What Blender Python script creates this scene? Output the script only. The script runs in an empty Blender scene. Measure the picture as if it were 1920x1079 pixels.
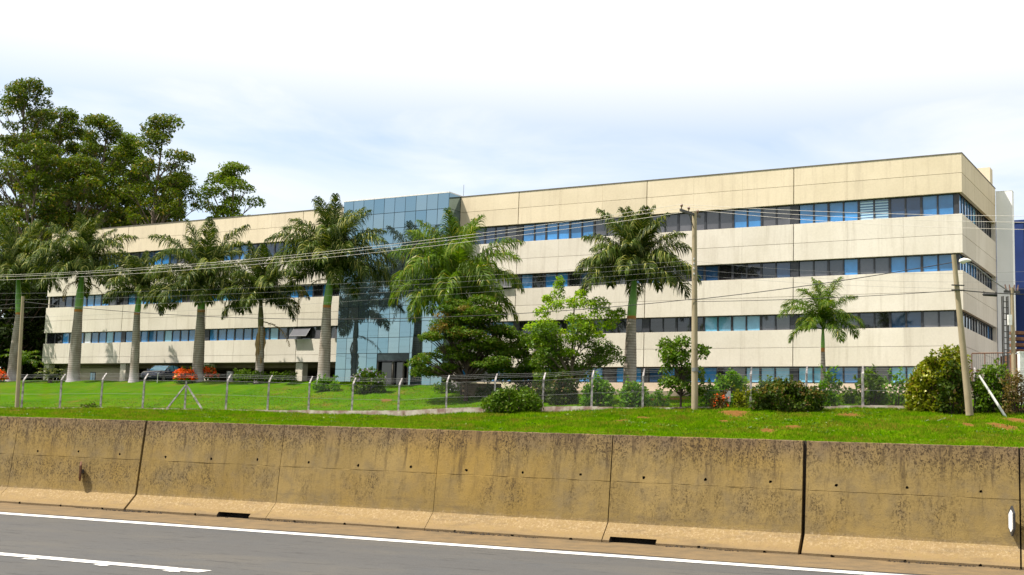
import bpy, bmesh, math, random
import numpy as np
from mathutils import Matrix, Vector

R = math.radians
SC = bpy.context.scene
COL = SC.collection

# ------------------------------------------------------------------ camera
EYE = 1.2
FPX, PITCH, ROLL = 2312.8, R(7.2849), R(1.9935)
_fw = np.array([0, math.cos(PITCH), math.sin(PITCH)])
_u0 = np.array([0, -math.sin(PITCH), math.cos(PITCH)])
_r0 = np.array([1.0, 0, 0])
CR = math.cos(ROLL) * _r0 + math.sin(ROLL) * _u0
CU = -math.sin(ROLL) * _r0 + math.cos(ROLL) * _u0
cd = bpy.data.cameras.new('camera')
cd.sensor_width = 36.0
cd.sensor_fit = 'HORIZONTAL'
cd.lens = 36.0 * FPX / 1920.0
cd.clip_start = 0.1
cd.clip_end = 6000
cam = bpy.data.objects.new('camera', cd)
COL.objects.link(cam)
cam.matrix_world = Matrix(((CR[0], CU[0], -_fw[0], 0), (CR[1], CU[1], -_fw[1], 0),
                           (CR[2], CU[2], -_fw[2], EYE), (0, 0, 0, 1)))
SC.camera = cam

# ------------------------------------------------------------------ sky, sun, exposure
SUN_AZ, SUN_EL = R(-98), R(59)          # azimuth clockwise from +Y, elevation
sun_dir = Vector((math.sin(SUN_AZ) * math.cos(SUN_EL), math.cos(SUN_AZ) * math.cos(SUN_EL), math.sin(SUN_EL)))
W = bpy.data.worlds.new('World')
SC.world = W
W.use_nodes = True
nt = W.node_tree
nt.nodes.clear()
N = nt.nodes.new
sky = N('ShaderNodeTexSky')
sky.sky_type = 'NISHITA'
sky.sun_disc = False
sky.sun_elevation = SUN_EL
sky.sun_rotation = SUN_AZ
sky.air_density = 1.0
sky.dust_density = 0.6
bg1 = N('ShaderNodeBackground'); bg1.inputs[1].default_value = 0.112
nt.links.new(sky.outputs[0], bg1.inputs[0])
bg2 = N('ShaderNodeBackground'); bg2.inputs[0].default_value = (1.0, 0.985, 0.965, 1); bg2.inputs[1].default_value = 0.66
tc = N('ShaderNodeTexCoord')
sep = N('ShaderNodeSeparateXYZ'); nt.links.new(tc.outputs['Generated'], sep.inputs[0])
dv = N('ShaderNodeMath'); dv.operation = 'ADD'; dv.inputs[1].default_value = 0.12
nt.links.new(sep.outputs[2], dv.inputs[0])
px_ = N('ShaderNodeMath'); px_.operation = 'DIVIDE'
py_ = N('ShaderNodeMath'); py_.operation = 'DIVIDE'
nt.links.new(sep.outputs[0], px_.inputs[0]); nt.links.new(dv.outputs[0], px_.inputs[1])
nt.links.new(sep.outputs[1], py_.inputs[0]); nt.links.new(dv.outputs[0], py_.inputs[1])
cmb = N('ShaderNodeCombineXYZ')
nt.links.new(px_.outputs[0], cmb.inputs[0]); nt.links.new(py_.outputs[0], cmb.inputs[1])
cn = N('ShaderNodeTexNoise'); cn.inputs['Scale'].default_value = 1.3; cn.inputs['Detail'].default_value = 7
cn.inputs['Roughness'].default_value = 0.55; cn.inputs['Distortion'].default_value = 0.6
nt.links.new(cmb.outputs[0], cn.inputs['Vector'])
cr_ = N('ShaderNodeMapRange'); cr_.inputs['From Min'].default_value = 0.34; cr_.inputs['From Max'].default_value = 0.68
cr_.inputs['To Min'].default_value = 0.22; cr_.inputs['To Max'].default_value = 0.72
nt.links.new(cn.outputs['Fac'], cr_.inputs['Value'])
hi_ = N('ShaderNodeMapRange'); hi_.interpolation_type = 'SMOOTHSTEP'
hi_.inputs['From Min'].default_value = 0.19; hi_.inputs['From Max'].default_value = 0.33; hi_.inputs['To Max'].default_value = 0.96
nt.links.new(sep.outputs[2], hi_.inputs['Value'])
cm = N('ShaderNodeMath'); cm.operation = 'MAXIMUM'
nt.links.new(cr_.outputs[0], cm.inputs[0]); nt.links.new(hi_.outputs[0], cm.inputs[1])
mx = N('ShaderNodeMixShader')
nt.links.new(cm.outputs[0], mx.inputs[0]); nt.links.new(bg1.outputs[0], mx.inputs[1]); nt.links.new(bg2.outputs[0], mx.inputs[2])
out = N('ShaderNodeOutputWorld'); nt.links.new(mx.outputs[0], out.inputs[0])

sl = bpy.data.lights.new('sun', 'SUN')
sl.energy = 5.0
sl.angle = R(0.55)
sl.color = (1.0, 0.93, 0.82)
so = bpy.data.objects.new('sun', sl)
so.rotation_euler = sun_dir.to_track_quat('Z', 'Y').to_euler()
so.location = sun_dir * 200
COL.objects.link(so)

SC.view_settings.view_transform = 'Standard'
SC.view_settings.look = 'None'
SC.view_settings.exposure = 0.85
SC.view_settings.gamma = 1.0
SC.view_settings.use_curve_mapping = False
SC.render.engine = 'CYCLES'
SC.cycles.use_denoising = True
SC.cycles.max_bounces = 6
SC.cycles.diffuse_bounces = 3
SC.cycles.glossy_bounces = 3
SC.cycles.transmission_bounces = 3
SC.cycles.transparent_max_bounces = 6
SC.cycles.caustics_reflective = False
SC.cycles.caustics_refractive = False

# ------------------------------------------------------------------ helpers
def at(x, y, Y):
    """world point seen at photo pixel (x, y) when it stands Y metres ahead"""
    d = FPX * _fw + (x - 960) * CR - (y - 539.5) * CU
    p = d * (Y / d[1])
    return np.array([p[0], p[1], p[2] + EYE])

def tag(o, label=None, cat=None, group=None, kind=None):
    if label: o['label'] = label
    if cat: o['category'] = cat
    if group: o['group'] = group
    if kind: o['kind'] = kind
    return o

def empty(name, loc=(0, 0, 0), rz=0.0, parent=None):
    o = bpy.data.objects.new(name, None)
    o.empty_display_size = 0.3
    o.location = loc
    o.rotation_euler = (0, 0, rz)
    COL.objects.link(o)
    if parent: o.parent = parent
    return o

def link(name, me, parent=None, loc=None, rot=None, scale=None):
    o = bpy.data.objects.new(name, me)
    COL.objects.link(o)
    if parent: o.parent = parent
    if loc is not None: o.location = loc
    if rot is not None: o.rotation_euler = rot
    if scale is not None: o.scale = scale
    return o

class MB:
    """collects shapes; build() turns them into one mesh object"""
    def __init__(s): s.v = []; s.f = []; s.sm = []
    def add(s, vs, fs, smooth=False):
        k = len(s.v)
        s.v += [tuple(map(float, p)) for p in vs]
        s.f += [tuple(i + k for i in f) for f in fs]
        s.sm += [smooth] * len(fs)
        return s
    def box(s, a, b):
        x0, y0, z0 = a; x1, y1, z1 = b
        if x0 > x1: x0, x1 = x1, x0
        if y0 > y1: y0, y1 = y1, y0
        if z0 > z1: z0, z1 = z1, z0
        return s.add([(x0, y0, z0), (x1, y0, z0), (x1, y1, z0), (x0, y1, z0), (x0, y0, z1), (x1, y0, z1), (x1, y1, z1), (x0, y1, z1)],
                     [(0, 3, 2, 1), (4, 5, 6, 7), (0, 1, 5, 4), (1, 2, 6, 5), (2, 3, 7, 6), (3, 0, 4, 7)])
    def tube(s, pts, rad, n=8, cap=True, smooth=True, sq=False):
        pts = [np.array(p, float) for p in pts]
        if not hasattr(rad, '__len__'): rad = [rad] * len(pts)
        vs = []; m = len(pts)
        t0 = pts[1] - pts[0]; t0 /= np.linalg.norm(t0)
        ref = np.array([0, 0, 1.0]) if abs(t0[2]) < 0.9 else np.array([1.0, 0, 0])
        for i in range(m):
            t = pts[min(i + 1, m - 1)] - pts[max(i - 1, 0)]
            t = t / (np.linalg.norm(t) + 1e-9)
            a = np.cross(t, ref); a /= np.linalg.norm(a) + 1e-9
            b = np.cross(t, a)
            for k in range(n):
                an = 2 * math.pi * (k + (0.5 if sq else 0)) / n
                vs.append(pts[i] + rad[i] * (math.cos(an) * a + math.sin(an) * b))
        fs = [(i * n + k, i * n + (k + 1) % n, (i + 1) * n + (k + 1) % n, (i + 1) * n + k) for i in range(m - 1) for k in range(n)]
        s.add(vs, fs, smooth)
        if cap:
            s.add(vs[:n], [tuple(range(n))]); s.add(vs[-n:], [tuple(range(n - 1, -1, -1))])
        return s
    def prism(s, poly, axis, a, b):
        """poly = 2-D outline, extruded from a to b along axis 0,1,2"""
        n = len(poly)
        def P(u, v, w):
            return {0: (w, u, v), 1: (u, w, v), 2: (u, v, w)}[axis]
        vs = [P(u, v, a) for u, v in poly] + [P(u, v, b) for u, v in poly]
        fs = [(i, (i + 1) % n, n + (i + 1) % n, n + i) for i in range(n)] + [tuple(range(n - 1, -1, -1)), tuple(range(n, 2 * n))]
        return s.add(vs, fs)
    def mesh(s, name, mat=None):
        me = bpy.data.meshes.new(name)
        me.from_pydata(s.v, [], s.f)
        me.polygons.foreach_set('use_smooth', s.sm)
        if mat: me.materials.append(mat)
        bm = bmesh.new(); bm.from_mesh(me); bmesh.ops.recalc_face_normals(bm, faces=bm.faces); bm.to_mesh(me); bm.free()
        me.update()
        return me
    def build(s, name, mat=None, parent=None, loc=None, rot=None):
        return link(name, s.mesh(name, mat), parent, loc, rot)

def npmesh(name, V, F, mat, smooth=False):
    """fast mesh from numpy: V (n,3), F (m,k)"""
    V = np.asarray(V, np.float32); F = np.asarray(F, np.int32)
    me = bpy.data.meshes.new(name)
    m, k = F.shape
    me.vertices.add(len(V)); me.vertices.foreach_set('co', V.ravel())
    me.loops.add(m * k); me.loops.foreach_set('vertex_index', F.ravel())
    me.polygons.add(m)
    me.polygons.foreach_set('loop_start', np.arange(0, m * k, k, dtype=np.int32))
    if smooth: me.polygons.foreach_set('use_smooth', np.ones(m, dtype=bool))
    me.materials.append(mat)
    me.update(calc_edges=True)
    me.validate()
    return me

# ------------------------------------------------------------------ materials
class NT:
    def __init__(s, name):
        s.m = bpy.data.materials.new(name); s.m.use_nodes = True
        s.t = s.m.node_tree; s.t.nodes.clear()
        s.out = s.n('ShaderNodeOutputMaterial')
    def n(s, typ, **kw):
        x = s.t.nodes.new(typ)
        for k, v in kw.items(): setattr(x, k, v)
        return x
    def l(s, a, b): s.t.links.new(a, b)
    def pos(s, scale=(1, 1, 1), obj=False, rz=0.0):
        if obj:
            g = s.n('ShaderNodeTexCoord').outputs['Object']
        else:
            g = s.n('ShaderNodeNewGeometry').outputs['Position']
        mp = s.n('ShaderNodeMapping'); mp.inputs['Scale'].default_value = scale
        if rz:
            m0 = s.n('ShaderNodeMapping'); m0.inputs['Rotation'].default_value = (0, 0, rz)
            s.l(g, m0.inputs[0]); g = m0.outputs[0]
        s.l(g, mp.inputs[0])
        return mp.outputs[0]
    def noise(s, vec, scale, detail=5, rough=0.6, dist=0.0):
        x = s.n('ShaderNodeTexNoise')
        x.inputs['Scale'].default_value = scale; x.inputs['Detail'].default_value = detail
        x.inputs['Roughness'].default_value = rough; x.inputs['Distortion'].default_value = dist
        s.l(vec, x.inputs['Vector'])
        return x.outputs['Fac']
    def rng(s, v, a, b, c=0.0, d=1.0):
        x = s.n('ShaderNodeMapRange')
        for i, q in zip(('From Min', 'From Max', 'To Min', 'To Max'), (a, b, c, d)): x.inputs[i].default_value = q
        s.l(v, x.inputs['Value'])
        return x.outputs[0]
    def math(s, op, a, b=None):
        x = s.n('ShaderNodeMath', operation=op)
        for i, q in enumerate((a, b)):
            if q is None: continue
            if isinstance(q, (int, float)): x.inputs[i].default_value = q
            else: s.l(q, x.inputs[i])
        return x.outputs[0]
    def mix(s, fac, a, b):
        x = s.n('ShaderNodeMix', data_type='RGBA')
        for i, q in ((0, fac), (6, a), (7, b)):
            if isinstance(q, (int, float)): x.inputs[i].default_value = q
            elif isinstance(q, tuple): x.inputs[i].default_value = (*q[:3], 1)
            else: s.l(q, x.inputs[i])
        return x.outputs[2]
    def bump(s, h, strength=0.3, dist=0.02):
        x = s.n('ShaderNodeBump'); x.inputs['Strength'].default_value = strength; x.inputs['Distance'].default_value = dist
        s.l(h, x.inputs['Height'])
        return x.outputs[0]
    def bsdf(s, color, rough=0.8, metallic=0.0, spec=0.5, normal=None, coat=0.0):
        b = s.n('ShaderNodeBsdfPrincipled')
        if isinstance(color, tuple): b.inputs['Base Color'].default_value = (*color[:3], 1)
        else: s.l(color, b.inputs['Base Color'])
        if isinstance(rough, (int, float)): b.inputs['Roughness'].default_value = rough
        else: s.l(rough, b.inputs['Roughness'])
        b.inputs['Metallic'].default_value = metallic
        b.inputs['Specular IOR Level'].default_value = spec
        b.inputs['Coat Weight'].default_value = coat
        if normal is not None: s.l(normal, b.inputs['Normal'])
        s.l(b.outputs[0], s.out.inputs[0])
        return b

def rough_mat(name, c1, c2, scale=3.0, rough=0.85, bump=0.25, bscale=None, metallic=0.0, spec=0.3, obj=False, stretch=(1, 1, 1), lo=0.35, hi=0.65):
    t = NT(name)
    v = t.pos(stretch, obj)
    f = t.rng(t.noise(v, scale, 6), lo, hi)
    nrm = t.bump(t.noise(v, bscale or scale * 8, 4), bump, 0.02) if bump else None
    t.bsdf(t.mix(f, c1, c2), rough, metallic, spec, nrm)
    return t.m

def leaf_mat(name, c1, c2, c3=None, transl=0.35, rough=0.55, patch=0.5, spec=0.14, blue=0.45, straw=0.9):
    """leaf colour differs from leaf to leaf and from patch to patch"""
    t = NT(name)
    if c1[1] > c1[2] and c1[1] >= c1[0] * 0.8: c1, c2 = (c1[0], c1[1], c1[2] * blue), (c2[0], c2[1], c2[2] * blue)
    rnd = t.n('ShaderNodeNewGeometry').outputs['Random Per Island']
    v = t.pos((1, 1, 1))
    f = t.math('ADD', t.math('MULTIPLY', rnd, 0.5), t.math('MULTIPLY', t.rng(t.noise(v, patch, 4), 0.33, 0.67), 0.5))
    col = t.mix(f, c1, c2)
    if c3: col = t.mix(t.rng(rnd, straw, straw + 0.03), col, c3)
    b = t.n('ShaderNodeBsdfPrincipled')
    t.l(col, b.inputs['Base Color']); b.inputs['Roughness'].default_value = rough; b.inputs['Specular IOR Level'].default_value = spec
    tr = t.n('ShaderNodeBsdfTranslucent')
    br = t.n('ShaderNodeMix', data_type='RGBA', blend_type='MULTIPLY'); br.inputs[0].default_value = 1.0
    t.l(col, br.inputs[6]); br.inputs[7].default_value = (1.5, 1.55, 0.6, 1)
    t.l(br.outputs[2], tr.inputs[0])
    ms = t.n('ShaderNodeMixShader'); ms.inputs[0].default_value = transl
    t.l(b.outputs[0], ms.inputs[1]); t.l(tr.outputs[0], ms.inputs[2]); t.l(ms.outputs[0], t.out.inputs[0])
    return t.m

def facade_mat(name, c1, c2, c3):
    t = NT(name)
    v = t.pos((1, 1, 1))
    vs = t.pos((1.6, 1.6, 0.12))
    f = t.rng(t.noise(v, 0.35, 4), 0.35, 0.65)
    streak = t.rng(t.noise(vs, 1.5, 6, 0.65), 0.52, 0.78)
    fine = t.math('MULTIPLY', t.rng(t.noise(v, 9, 4), 0.35, 0.7, 0.92, 1.0), t.rng(t.n('ShaderNodeObjectInfo').outputs['Random'], 0, 1, 0.93, 1.03))
    col = t.mix(t.math('MULTIPLY', streak, 0.55), t.mix(f, c1, c2), c3)
    mm = t.n('ShaderNodeMix', data_type='RGBA', blend_type='MULTIPLY'); mm.inputs[0].default_value = 1.0
    t.l(col, mm.inputs[6]); t.l(fine, mm.inputs[7])
    t.bsdf(mm.outputs[2], 0.8, 0, 0.25, t.bump(t.noise(v, 14, 4), 0.12, 0.02))
    return t.m

M = {}
M['panel'] = facade_mat('painted_concrete_panel', (0.665, 0.615, 0.54), (0.60, 0.55, 0.47), (0.40, 0.35, 0.28))
M['panel_top'] = facade_mat('painted_parapet_panel', (0.66, 0.57, 0.425), (0.60, 0.515, 0.375), (0.41, 0.34, 0.25))
M['coping'] = rough_mat('coping_metal', (0.10, 0.085, 0.07), (0.16, 0.14, 0.12), 2, 0.6, 0.1)
M['core'] = rough_mat('dark_core', (0.05, 0.05, 0.052), (0.07, 0.07, 0.07), 1, 0.9, 0.1)
M['frame'] = rough_mat('dark_aluminium', (0.018, 0.02, 0.028), (0.03, 0.032, 0.04), 4, 0.4, 0.0, spec=0.5)
M['sill'] = rough_mat('ground_wall', (0.62, 0.52, 0.42), (0.52, 0.42, 0.32), 1.2, 0.85, 0.2)
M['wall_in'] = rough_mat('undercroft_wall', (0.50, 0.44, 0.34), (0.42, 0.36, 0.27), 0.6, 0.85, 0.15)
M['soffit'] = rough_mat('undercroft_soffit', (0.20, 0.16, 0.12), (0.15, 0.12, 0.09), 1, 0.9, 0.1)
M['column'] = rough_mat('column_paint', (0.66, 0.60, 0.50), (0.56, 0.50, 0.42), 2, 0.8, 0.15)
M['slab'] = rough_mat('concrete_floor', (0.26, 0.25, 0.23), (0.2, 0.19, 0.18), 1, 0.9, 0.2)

def pane_mat(name, col, blind=None, rough=0.04):
    t = NT(name)
    v = t.pos((1, 1, 1))
    c = t.mix(t.rng(t.noise(v, 1.1, 3), 0.3, 0.7), col, tuple(q * 0.72 for q in col))
    if blind:
        z = t.pos((0.02, 0.02, 1))
        w = t.n('ShaderNodeTexWave', wave_type='BANDS', bands_direction='Z'); w.inputs['Scale'].default_value = 1.9; w.inputs['Distortion'].default_value = 1.5
        t.l(z, w.inputs['Vector'])
        c = t.mix(t.rng(w.outputs['Fac'], 0.45, 0.6), c, blind)
    ri = t.n('ShaderNodeObjectInfo').outputs['Random']
    vm = t.n('ShaderNodeMix', data_type='RGBA', blend_type='MULTIPLY'); vm.inputs[0].default_value = 1.0
    t.l(c, vm.inputs[6]); t.l(t.rng(ri, 0, 1, 0.75, 1.3), vm.inputs[7]); c = vm.outputs[2]
    n = t.bump(t.noise(t.pos((1, 1, 0.7)), 0.9, 2), 0.05, 0.05)
    t.bsdf(c, rough, 0.0, 0.8, n)
    return t.m
PANE = {  # blues carry painted sky reflection as well as tinted glass and blinds
    'b': pane_mat('blue_pane', (0.045, 0.22, 0.52)),
    'c': pane_mat('pale_blue_pane', (0.16, 0.42, 0.62)),
    'm': pane_mat('half_blind_pane', (0.05, 0.13, 0.26), (0.30, 0.46, 0.58)),
    'n': pane_mat('navy_pane', (0.02, 0.055, 0.13)),
    'g': pane_mat('grey_pane', (0.085, 0.085, 0.095)),
    'd': pane_mat('dark_pane', (0.014, 0.014, 0.018)),
    'w': pane_mat('white_blind_pane', (0.5, 0.55, 0.6)),
}
t = NT('mirror_glass')
rnd = t.n('ShaderNodeObjectInfo').outputs['Random']
c = t.mix(rnd, (0.17, 0.27, 0.315), (0.27, 0.355, 0.375))
t.bsdf(c, 0.025, 0.92, 0.5, t.bump(t.noise(t.pos(), 0.5, 2), 0.04, 0.05))
M['mirror'] = t.m
M['mullion'] = rough_mat('mirror_mullion', (0.02, 0.035, 0.04), (0.03, 0.05, 0.055), 4, 0.35, 0.0, spec=0.5)
M['white'] = rough_mat('white_wall', (0.80, 0.82, 0.84), (0.76, 0.78, 0.80), 0.7, 0.8, 0.1)
M['bluewall'] = rough_mat('blue_cladding', (0.008, 0.026, 0.12), (0.011, 0.034, 0.15), 1.0, 0.55, 0.1)

# concrete of the road barrier: mould streaks under the top edge, speckle, tan toe toned by tyre scrub and painted sunlight
t = NT('barrier_concrete')
v = t.pos()
ori = t.n('ShaderNodeObjectInfo').outputs['Random']
g = t.n('ShaderNodeSeparateXYZ'); t.l(t.n('ShaderNodeNewGeometry').outputs['Position'], g.inputs[0])
z = g.outputs[2]
base = t.mix(t.rng(t.noise(v, 0.9, 5), 0.3, 0.7), (0.185, 0.130, 0.045), (0.265, 0.190, 0.075))
base = t.mix(t.rng(t.noise(v, 4.5, 5), 0.45, 0.75), base, (0.165, 0.125, 0.065))
warm = t.rng(t.noise(v, 0.6, 3), 0.5, 0.7)
base = t.mix(t.math('MULTIPLY', warm, 0.5), base, (0.28, 0.175, 0.035))
zn = t.math('ADD', z, t.math('MULTIPLY', t.math('SUBTRACT', t.noise(v, 11, 5, 0.7), 0.5), 0.09))
toe = t.math('MULTIPLY', t.rng(zn, 0.30, 0.245), t.rng(t.noise(v, 16, 5), 0.2, 0.6, 0.45, 1.0))
base = t.mix(toe, base, (0.215, 0.148, 0.070))
chips = t.math('MULTIPLY', t.rng(t.noise(v, 26, 7, 0.9), 0.50, 0.66), t.math('MULTIPLY', t.rng(zn, 0.31, 0.27), t.rng(zn, 0.10, 0.16)))
base = t.mix(t.math('MULTIPLY', chips, 0.55), base, (0.50, 0.40, 0.26))
base = t.mix(t.math('MULTIPLY', t.rng(z, 0.10, 0.03), 0.8), base, (0.17, 0.125, 0.075))
# purple-grey weathered crown of the wall
crown = t.math('MULTIPLY', t.rng(z, 1.10, 1.36), t.rng(t.noise(v, 3, 4), 0.3, 0.65, 0.4, 1.0))
base = t.mix(t.math('MULTIPLY', crown, 0.62), base, (0.105, 0.070, 0.062))
# mould: streaky patches times fine speckle
vs = t.pos((2.2, 2.2, 0.55))
patch = t.rng(t.math('ADD', t.noise(vs, 1.1, 8, 0.75, 0.4), t.math('ADD', t.math('MULTIPLY', t.math('SUBTRACT', ori, 0.5), 0.10), t.rng(z, 0.85, 1.35, 0.0, 0.13))), 0.42, 0.56)
band = t.math('ADD', t.rng(z, 0.80, 1.20, 0.15, 1.0), t.math('MULTIPLY', t.math('MULTIPLY', t.rng(z, 0.22, 0.5), t.rng(z, 0.82, 0.70)), 0.72))
sp = t.math('MAXIMUM', t.rng(t.noise(t.pos((1, 1, 0.7)), 40, 3, 0.9), 0.53, 0.56), t.math('MULTIPLY', t.rng(t.noise(t.pos((1, 1, 0.5)), 17, 8, 0.9), 0.53, 0.56), 0.8))
mould = t.math('MULTIPLY', t.math('MULTIPLY', patch, band), sp)
base = t.mix(t.math('MULTIPLY', mould, 0.92), base, (0.030, 0.019, 0.010))
vstr = t.rng(t.noise(t.pos((7.5, 7.5, 0.25)), 1.3, 7, 0.75), 0.52, 0.68)
base = t.mix(t.math('MULTIPLY', t.math('MULTIPLY', vstr, t.rng(z, 0.35, 1.1)), 0.85), base, (0.045, 0.030, 0.018))
pits = t.rng(t.noise(v, 38, 4, 0.8), 0.63, 0.66)
smear = t.math('MULTIPLY', t.rng(t.noise(t.pos((1.2, 1.2, 9)), 1.2, 6, 0.75), 0.52, 0.66), t.rng(z, 0.75, 0.35))
base = t.mix(t.math('MULTIPLY', smear, 0.35), base, (0.07, 0.055, 0.042))
base = t.mix(t.math('MULTIPLY', pits, 0.7), base, (0.06, 0.05, 0.04))
h = t.math('ADD', t.math('MULTIPLY', t.noise(v, 45, 5, 0.7), 0.6), t.math('MULTIPLY', t.noise(v, 7, 4), 0.8))
t.bsdf(base, 0.92, 0, 0.2, t.bump(h, 0.55, 0.012))
M['barrier'] = t.m
M['hole'] = rough_mat('dark_concrete', (0.03, 0.025, 0.02), (0.05, 0.04, 0.03), 20, 0.95, 0.3)  # near-black: shade of holes and joint gaps put into the concrete colour

t = NT('asphalt')
v = t.pos()
rz = math.atan2(0.38745, -0.92189)
f1 = t.rng(t.noise(v, 0.45, 6, 0.7), 0.38, 0.62)
base = t.mix(f1, (0.060, 0.061, 0.063), (0.084, 0.077, 0.066))
lane = t.noise(t.pos((0.06, 1.2, 1), rz=-rz), 1.0, 4)
base = t.mix(t.rng(lane, 0.42, 0.60, 0, 0.85), base, (0.064, 0.062, 0.06))
fine = t.noise(v, 55, 4, 0.8)
base = t.mix(t.rng(fine, 0.46, 0.62, 0, 0.75), base, (0.045,0.045,0.047))
base = t.mix(t.rng(t.noise(v, 90, 2, 0.7), 0.60, 0.68, 0, 0.5), base, (0.18,0.175,0.165))
cr = t.rng(t.noise(t.pos((0.5, 3.0, 1), rz=-rz), 3.0, 8, 0.8), 0.565, 0.59)
base = t.mix(t.math('MULTIPLY', cr, 0.8), base, (0.03, 0.029, 0.028))
t.bsdf(base, 0.85, 0, 0.3, t.bump(fine, 0.5, 0.01))
M['asphalt'] = t.m
t = NT('road_paint')
v = t.pos()
wear = t.rng(t.noise(v, 13, 7, 0.85), 0.51, 0.60)
t.bsdf(t.mix(t.math('MULTIPLY', wear, 0.7), (0.62, 0.61, 0.58), (0.22, 0.21, 0.20)), 0.7, 0, 0.3, t.bump(t.noise(v, 50, 3), 0.3, 0.01))
M['paint'] = t.m
M['dirt'] = rough_mat('gutter_dirt', (0.165, 0.112, 0.055), (0.11, 0.08, 0.045), 4, 0.95, 0.5, 40)
M['crumb'] = rough_mat('debris', (0.018, 0.014, 0.011), (0.06, 0.045, 0.03), 12, 0.95, 0.3)

# soil / grass ground
SOIL = []            # filled below: bare soil patches (x, y, rx, ry)
M['bark'] = rough_mat('tree_bark', (0.10, 0.075, 0.055), (0.17, 0.135, 0.10), 3, 0.9, 0.5, 14, stretch=(1, 1, 0.3))
M['bark_dark'] = rough_mat('dark_bark', (0.045, 0.03, 0.025), (0.08, 0.055, 0.045), 3, 0.9, 0.5, 14, stretch=(1, 1, 0.3))
M['euc_leaf'] = leaf_mat('eucalyptus_leaf', (0.018, 0.045, 0.006), (0.115, 0.155, 0.012), (0.22, 0.17, 0.02), 0.34, 0.5, 0.25)
M['euc_leaf_bright'] = leaf_mat('eucalyptus_leaf_bright', (0.04, 0.085, 0.010), (0.16, 0.22, 0.018), (0.16, 0.17, 0.03), 0.35, 0.5, 0.25)
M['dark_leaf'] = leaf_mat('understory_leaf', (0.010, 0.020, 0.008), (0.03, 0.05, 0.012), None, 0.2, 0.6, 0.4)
M['flam_leaf'] = leaf_mat('feathery_leaf', (0.024, 0.065, 0.008), (0.105, 0.175, 0.012), (0.15, 0.13, 0.02), 0.3, 0.55, 0.6)
M['tip_leaf'] = leaf_mat('orange_tip_leaf', (0.15, 0.085, 0.015), (0.11, 0.13, 0.02), (0.22, 0.11, 0.03), 0.3, 0.55, 0.6)
M['lime_leaf'] = leaf_mat('lime_leaf', (0.08, 0.19, 0.010), (0.30, 0.42, 0.018), (0.22, 0.24, 0.03), 0.45, 0.45, 0.8)
M['bush_leaf'] = leaf_mat('bush_leaf', (0.03, 0.080, 0.010), (0.115, 0.19, 0.016), (0.14, 0.17, 0.03), 0.3, 0.45, 0.8)
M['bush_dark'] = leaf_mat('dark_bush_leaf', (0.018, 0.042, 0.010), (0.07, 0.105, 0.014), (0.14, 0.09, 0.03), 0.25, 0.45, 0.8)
M['bush_bright'] = leaf_mat('bright_bush_leaf', (0.05, 0.14, 0.014), (0.13, 0.26, 0.02), (0.2, 0.26, 0.03), 0.4, 0.45, 0.8)
M['hedge_yellow'] = leaf_mat('yellow_hedge_leaf', (0.05, 0.09, 0.010), (0.26, 0.27, 0.018), (0.3, 0.22, 0.04), 0.35, 0.45, 0.5)
M['dry_leaf'] = leaf_mat('dry_leaf', (0.13, 0.08, 0.03), (0.18, 0.13, 0.045), (0.1, 0.12, 0.02), 0.3, 0.7, 0.8)
M['red_flower'] = leaf_mat('red_flower', (0.62, 0.045, 0.012), (0.75, 0.16, 0.02), (0.8, 0.3, 0.05), 0.3, 0.5, 1.5)
M['lilac_flower'] = leaf_mat('lilac_flower', (0.30, 0.24, 0.50), (0.42, 0.36, 0.58), None, 0.3, 0.5, 1.5)
M['white_flower'] = leaf_mat('white_flower', (0.75, 0.74, 0.72), (0.8, 0.78, 0.78), None, 0.3, 0.5, 1.5)
M['frond'] = leaf_mat('palm_leaflet', (0.010, 0.026, 0.006), (0.080, 0.120, 0.016), (0.24, 0.24, 0.06), 0.18, 0.45, 0.7, 0.12, 0.6, 0.80)
M['frond_lime'] = leaf_mat('young_palm_leaflet', (0.022, 0.060, 0.010), (0.125, 0.20, 0.02), (0.25, 0.23, 0.04), 0.35, 0.4, 0.5)
M['frond_dry'] = leaf_mat('dry_palm_leaflet', (0.14, 0.09, 0.035), (0.22, 0.16, 0.06), None, 0.2, 0.7, 0.5)
M['shaft'] = rough_mat('crown_shaft', (0.11, 0.26, 0.02), (0.16, 0.33, 0.03), 1.6, 0.35, 0.05, stretch=(1, 1, 0.25), spec=0.5)
M['shaft_dark'] = rough_mat('crown_sheath', (0.08, 0.055, 0.03), (0.13, 0.15, 0.03), 2.0, 0.6, 0.1, stretch=(1, 1, 0.25))
t = NT('palm_trunk')
v = t.pos()
gz = t.n('ShaderNodeSeparateXYZ'); t.l(t.n('ShaderNodeTexCoord').outputs['Object'], gz.inputs[0])
ring = t.math('SINE', t.math('ADD', t.math('MULTIPLY', gz.outputs[2], 38.0), t.math('MULTIPLY', t.noise(v, 2.0, 2), 3.0)))
col = t.mix(t.rng(t.noise(t.pos((1, 1, 0.4)), 2.2, 5), 0.35, 0.65), (0.23, 0.19, 0.155), (0.36, 0.32, 0.29))
col = t.mix(t.rng(ring, 0.35, 0.95, 0, 0.6), col, (0.095, 0.07, 0.055))
col = t.mix(t.math('MULTIPLY', t.rng(gz.outputs[2], 1.1, 0.2), 0.75), col, (0.42, 0.385, 0.43))
t.bsdf(col, 0.85, 0, 0.25, t.bump(t.noise(v, 12, 4), 0.3, 0.03))
M['palm_trunk'] = t.m
M['scar'] = rough_mat('leaf_scar', (0.45, 0.17, 0.03), (0.30, 0.15, 0.05), 6, 0.8, 0.1)
M['sheath_dry'] = rough_mat('dry_sheath', (0.20, 0.115, 0.05), (0.30, 0.20, 0.09), 3, 0.9, 0.5, 20, stretch=(1, 1, 0.2))
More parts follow.
